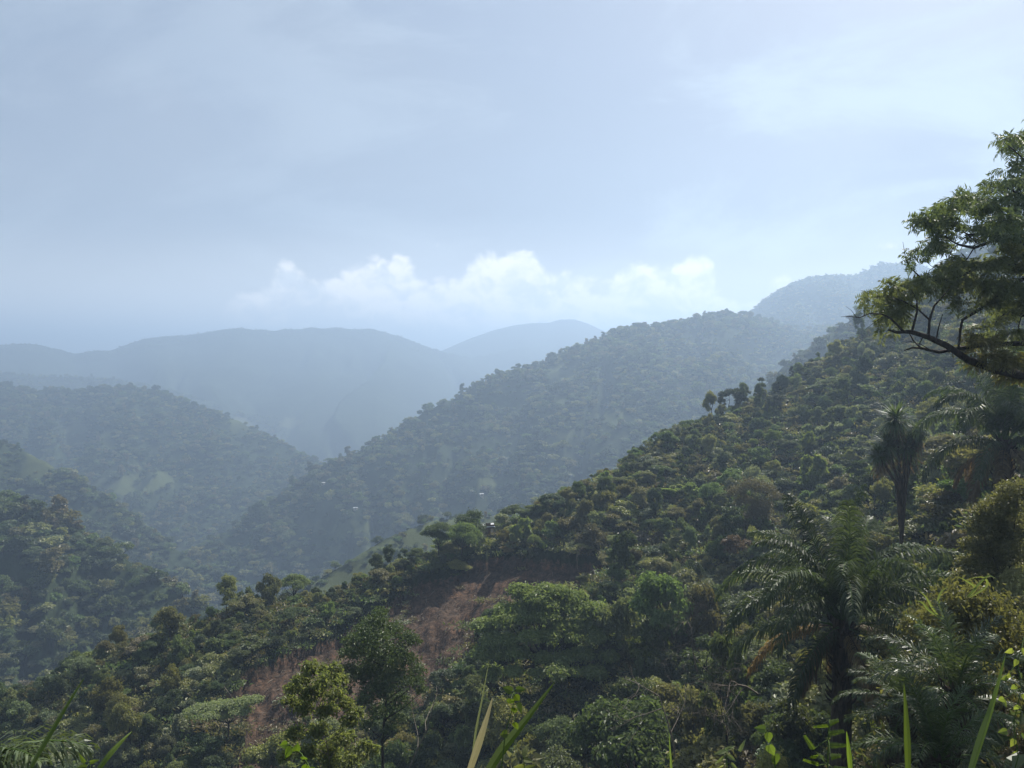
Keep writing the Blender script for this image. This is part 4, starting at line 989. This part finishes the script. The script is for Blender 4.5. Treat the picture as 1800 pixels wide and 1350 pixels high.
link('broad_leaved_plant', me, label='plant with broad bright green strap leaves between the palms', cat='plant', loc=b0)
# drooping frond in the bottom left corner
e = rootobj('cane_palm', P(-75, 1375, 5.2), 'silvery green feather frond drooping into the bottom left corner', 'palm')
for v, (el, bd, az, L_) in enumerate(((42, 70, .05, 1.0), (30, 60, .35, .85), (52, 80, -.2, .9))):
    link('frond', frond_mesh('cane_frond', L_, el, bd, 90 + v, 'palm_pale', 34, .26, .017, 1.2, stalk=.2), e, rot=(0, 0, az))
# small leafy sprigs along the bottom edge
def heart(c, d, nn, L, W, g, mi=1):
    d = Vector(d).normalized(); nn = Vector(nn); b = nn.cross(d).normalized(); nn = d.cross(b)
    prof = ((0, 0), (-.06, .22), (.05, .42), (.3, .5), (.55, .38), (.8, .17), (1.0, 0))
    V_ = []; c = Vector(c)
    for x_, y_ in prof: V_ += [tuple(c + d * x_ * L + b * y_ * W + nn * abs(y_) * W * .2 - nn * x_ * x_ * L * .2), tuple(c + d * max(0, x_) * L - nn * x_ * x_ * L * .2), tuple(c + d * x_ * L - b * y_ * W + nn * abs(y_) * W * .2 - nn * x_ * x_ * L * .2)]
    F_ = []
    for i in range(6):
        for j in range(2): k = i * 3 + j; F_.append((k, k + 1, k + 4, k + 3))
    g.add(V_, F_, mi)
def sprig(name, label, stem, D, leaves, mk, L, W, seed, r=.0035, fern=False, cat='plant', group=None):
    rng = np.random.default_rng(seed); b0 = P(*stem[0], D); e = rootobj(name, b0, label, cat, group)
    gs, gl = Geo(), Geo()
    q = [P(a, b, D + .02 * i) - b0 for i, (a, b) in enumerate(stem)]
    gs.tube(q, [r * (1 - .6 * i / len(q)) for i in range(len(q))], 6)
    for (px, py, dx, dy) in leaves:
        c = P(px, py, D + rng.normal() * .03) - b0; d = Vector((dx, rng.normal() * .3, -dy)).normalized()
        near_ = min(q, key=lambda t: (t - c).length); gs.tube([near_, near_.lerp(c, .5) + Vector((0, 0, .004)), c], [r * .5, r * .4, r * .3], 4)
        if fern:
            gs.tube([c, c + d * L], [r * .4, r * .15], 4); lat = d.cross(Vector((0, 1, 0))).normalized(); lat = (lat + Vector((0, .5, 0))).normalized()
            for s_ in (-1, 1):
                for t in np.linspace(.05, 1, 13):
                    heart(c + d * t * L, lat * s_ + d * .3, Vector((rng.normal() * .2, -1, .6)), W * (1 - .45 * t), W * .33, gl, 0)
        else: heart(c, d, Vector((rng.normal() * .4, -1, .5 + rng.normal() * .3)), L * (.8 + .4 * rng.random()), W * (.8 + .4 * rng.random()), gl, 0)
    link('stem', gs.mesh(name + '_stem', M['stem'], True), e); link('leaves', gl.mesh(name + '_leaves', M[mk]), e)
sprig('climber_shoot', 'upright climber shoot with heart-shaped leaves beside the broad blade', [(875,1380),(884,1330),(888,1290),(902,1240),(905,1215)], 3.3, [(905,1222,.6,.9),(900,1215,-.8,-.2),(908,1212,.8,-.3),(898,1228,-.2,1),(910,1236,.5,1),(903,1244,.2,1),(892,1290,-.9,.2),(905,1270,.3,1)], 'blade', .045, .034, 81)
sprig('fern_leaved_sprig', 'bright fern-leaved sprig at the bottom edge below the big palm', [(1452,1400),(1455,1345),(1456,1300),(1458,1265)], 3.0, [(1457,1276,-1,.25),(1458,1272,1,.05),(1456,1290,.9,-.3),(1458,1310,1,-.1),(1430,1318,-.5,-.8),(1437,1330,-.9,-.4),(1460,1330,.9,.2),(1440,1345,-1,-.1),(1465,1352,1,.1)], 'blade', .06, .016, 82, fern=True)
sprig('leafy_sprig', 'bright two-leaved vine shoot left of the fern-leaved sprig', [(1366,1390),(1362,1340),(1356,1310),(1348,1290)], 3.2, [(1350,1288,.1,.9),(1352,1310,.2,.5),(1362,1326,.1,1),(1345,1282,-1,-.2)], 'blade', .05, .042, 83)
sprig('leafy_sprig', 'small sprig with curled narrow leaves at the bottom edge', [(1275,1390),(1278,1345),(1275,1315)], 3.2, [(1275,1320,-1,.2),(1276,1318,.9,-.4),(1272,1330,-.9,.6),(1280,1328,.9,.6),(1270,1345,-.6,.9),(1285,1342,.8,.8),(1300,1320,.6,-1)], 'bright', .05, .018, 84)
sprig('leafy_sprig', 'yellow-green vine shoot in front of the young tree', [(575,1400),(545,1350),(530,1325),(512,1312),(498,1300)], 3.4, [(512,1314,-.6,.9),(505,1308,-.9,.2),(532,1330,.3,.8),(540,1345,-.6,.8),(520,1320,.3,-.9),(545,1352,.8,.6)], 'blade', .05, .036, 85)
sprig('leafy_sprig', 'small green leaves at the bottom edge right of the drooping frond', [(150,1395),(155,1360),(160,1340)], 3.4, [(152,1348,-1,0),(158,1340,1,-.2),(150,1340,-.6,-.6)], 'blade', .05, .022, 86)
sprig('leafy_sprig', 'young shoot at the bottom edge beside the broad blade', [(925,1395),(922,1350),(920,1325)], 3.4, [(921,1335,1,.2),(922,1345,-1,.3),(920,1328,.4,-.7),(924,1352,.9,-.4)], 'bright', .05, .03, 87)
st = [(1770,1400),(1790,1330),(1782,1270),(1795,1210),(1788,1165),(1800,1120)]
lv = [(1788,1160,-.5,.8),(1775,1185,-.7,.7),(1793,1185,.6,.8),(1785,1205,-.6,.8),(1798,1220,.3,1),(1770,1190,-1,.3),(1765,1228,-.6,.5),(1790,1240,-.3,1),(1783,1300,-.6,.9),(1795,1290,.5,.8),(1770,1285,-1,.2),(1785,1320,-.2,1),(1762,1230,.5,.8),(1796,1140,.4,.9),(1780,1142,-.8,.5)]
sprig('leafy_sprig', 'trailing vine with round yellow-green leaves at the bottom right edge', st, 5.0, lv, 'lime', .05, .04, 88, .004)

# ------------------------------------------------------------------ bare trees and dead wood
def branch(g, p, d, L, r, lev, rng, spread=.55):
    n_ = 5; pts = [p]; dd = d.copy()
    for i in range(n_):
        dd = (dd + Vector(rng.normal(size=3)) * .16 + Vector((0, 0, .03))).normalized(); pts.append(pts[-1] + dd * L / n_)
    g.tube(pts, [r * (1 - .6 * i / n_) for i in range(n_ + 1)], 5 if lev > 1 else 4)
    if lev <= 0: return
    for k in range(4 if lev > 1 else 3):
        i = rng.integers(2, n_ + 1); branch(g, pts[i], (dd + Vector(rng.normal(size=3)) * spread).normalized(), L * (.55 + .25 * rng.random()), r * .5, lev - 1, rng, spread)
def bare(name, label, px0, py0, D, px1, py1, seed, r=.06, lev=3, mk='bark_pale', cat='tree', spread=.55):
    a, b = P(px0, py0, D), P(px1, py1, D); g = Geo(); rng = np.random.default_rng(seed)
    branch(g, Vector((0, 0, 0)), (b - a).normalized(), (b - a).length, r, lev, rng, spread)
    link(name, g.mesh(name, M[mk], True), label=label, cat=cat, loc=a, group='leafless trees')
bare('bare_tree', 'pale leafless branches leaning left below the brown palm fronds', 1332, 1220, 44, 1240, 1178, 3, .06, 4, spread=.5)
bare('bare_tree', 'leafless twiggy shrub left of the brown palm fronds', 1225, 1180, 50, 1215, 1100, 5, .05, 4, spread=.8)
bare('bare_tree', 'slender forked leafless tree right of the broad blade', 1186, 1330, 44, 1178, 1225, 7, .07, 3, spread=.6)
bare('bare_tree', 'thin leaning bare stem right of the tall dark tree', 712, 1375, 40, 765, 1235, 9, .06, 1)
bare('bare_tree', 'grey leafless twigs in front of the landslide top', 1015, 1000, 98, 1012, 968, 12, .05, 3, spread=.7)
rng = np.random.default_rng(66); g = Geo(); cnt = 0
xs, ys = jgrid(70, 132, .9, 67)
ii, jj = near_idx(xs / ys, ys); kk = (slide_m[ii, jj] > .5)
for X_, Y_ in zip(xs[kk], ys[kk]):
    if rng.random() > .3: continue
    z_ = ground(X_, Y_); L_ = .35 + 1.5 * rng.random() ** 2.5; d = Vector((-.7 + rng.normal() * .5, -.6 + rng.normal() * .4, .0))
    p0 = Vector((X_, Y_, z_ + .12)); e1 = p0 + d * L_ * .5; e2 = p0 + d * L_ + Vector((rng.normal() * .2, 0, 0)); e1.z = ground(e1.x, e1.y) + .15 + rng.random() * .15; e2.z = ground(e2.x, e2.y) + .1
    r_ = .02 + .04 * rng.random(); g.tube([p0, e1, e2], [r_, r_, r_ * .5], 4, int(rng.random() < .6)); cnt += 1
link('dead_branches', g.mesh('dead_branches', [M['bark'], M['bark_pale']]), label='dead branches and roots strewn down the landslide scar', cat='debris', kind='stuff')
# dry trailing stems over the slide
DV = [('dry%d' % k, tuft(k + 40, 60, .42).mesh('dry_tuft', M[mk])) for k, mk in enumerate(['dry', 'dry', 'dry', 'grey'])]
DCc = source_collection('dry_shapes', DV)
xs, ys = jgrid(66, 134, .75, 69); ii, jj = near_idx(xs / ys, ys); kk = (slide_m[ii, jj] > .5) & (fbm(xs / 4, ys / 9, 12, 3) > .54) & (np.random.default_rng(2).random(len(xs)) < .3)
xs, ys = xs[kk], ys[kk]; rng = np.random.default_rng(9); s_ = .35 + rng.random(len(xs)) * .7
scatter_obj('dry_weeds', 'dry brown weeds scattered over the landslide scar', 'ground cover', np.stack([xs, ys, bil(ZT, xs / ys, ys)], 1), np.stack([s_, s_, s_ * .7], 1), np.stack([xs * 0, xs * 0, rng.random(len(xs)) * 6.28], 1), rng.integers(0, 4, len(xs)), DCc)

# ------------------------------------------------------------------ small far houses
def flatmat(name, c, rough=.6, met=0.0):
    m, n = mat(name); g_ = n.n('ShaderNodeNewGeometry'); nz = n.noise(g_.outputs['Position'], 1.5, 4, .6)
    b = n.n('ShaderNodeBsdfPrincipled', inp={'Base Color': n.mix(n.ss(nz, .3, .7), tuple(x * .75 for x in c), c), 'Roughness': rough, 'Metallic': met}); o = n.n('ShaderNodeOutputMaterial'); n.l(b.outputs[0], o.inputs[0]); return m
M['zinc'] = flatmat('zinc_sheet', (.50, .52, .54), .45); M['plaster'] = flatmat('plaster', (.42, .36, .28)); M['door'] = flatmat('door_wood', (.12, .08, .05))
def hut(label, c_, w, dp, h, rz):
    e = rootobj('hut', (c_[0], c_[1], c_[2] + .15), label, 'hut'); e.rotation_euler = (0, 0, rz); e['group'] = 'small tin-roofed huts on the hills'
    def box(g, x0, x1, y0, y1, z0, z1): g.add([(x0,y0,z0),(x1,y0,z0),(x1,y1,z0),(x0,y1,z0),(x0,y0,z1),(x1,y0,z1),(x1,y1,z1),(x0,y1,z1)], [(0,3,2,1),(4,5,6,7),(0,1,5,4),(1,2,6,5),(2,3,7,6),(3,0,4,7)])
    g = Geo(); box(g, -w/2, w/2, -dp/2, dp/2, -3.0, h); link('wall', g.mesh('hut_wall', M['plaster']), e)
    g = Geo(); o_ = .2; t = .05
    g.add([(-w/2-o_, -dp/2-o_, h-.1), (w/2+o_, -dp/2-o_, h-.1), (w/2+o_, 0, h+.35), (-w/2-o_, 0, h+.35), (-w/2-o_, dp/2+o_, h-.1), (w/2+o_, dp/2+o_, h-.1),
           (-w/2-o_, -dp/2-o_, h-.1+t), (w/2+o_, -dp/2-o_, h-.1+t), (w/2+o_, 0, h+.35+t), (-w/2-o_, 0, h+.35+t), (-w/2-o_, dp/2+o_, h-.1+t), (w/2+o_, dp/2+o_, h-.1+t)],
          [(0,3,2,1),(3,4,5,2),(6,7,8,9),(9,8,11,10),(0,1,7,6),(4,10,11,5)]); link('roof', g.mesh('hut_roof', M['zinc']), e)
    g = Geo(); box(g, -.45, .45, -dp/2-.04, -dp/2+.02, 0, 1.9); link('door', g.mesh('hut_door', M['door']), e)
    g = Geo(); box(g, w*.22, w*.22+.8, -dp/2-.03, -dp/2+.02, .9, 1.6); link('window', g.mesh('hut_window', M['door']), e)
for h_, c_ in zip(HUTS, HUTP): hut(h_[0], c_, h_[2], h_[3], h_[4], h_[5])
# ------------------------------------------------------------------ haze
m, n = mat('haze_air')
pv = n.n('ShaderNodeVolumePrincipled', inp={'Color': (.54, .735, 1.0, 1), 'Density': .00061, 'Anisotropy': .35})
o = n.n('ShaderNodeOutputMaterial'); n.l(pv.outputs[0], o.inputs['Volume'])
hb = Geo(); X0, X1, Y0, Y1, Z0, Z1 = -9000, 9000, -600, 9000, -331, 197
hb.add([(X0, Y0, Z0), (X1, Y0, Z0), (X1, Y1, Z0), (X0, Y1, Z0), (X0, Y0, Z1), (X1, Y0, Z1), (X1, Y1, Z1), (X0, Y1, Z1)],
       [(0, 3, 2, 1), (4, 5, 6, 7), (0, 1, 5, 4), (1, 2, 6, 5), (2, 3, 7, 6), (3, 0, 4, 7)])
hz = link('haze', hb.mesh('haze', m), label='blue valley haze between the viewpoint and the mountains', cat='haze', kind='stuff')
print('ZMAX', ZT[np.abs(Ug) < 1.7].max())
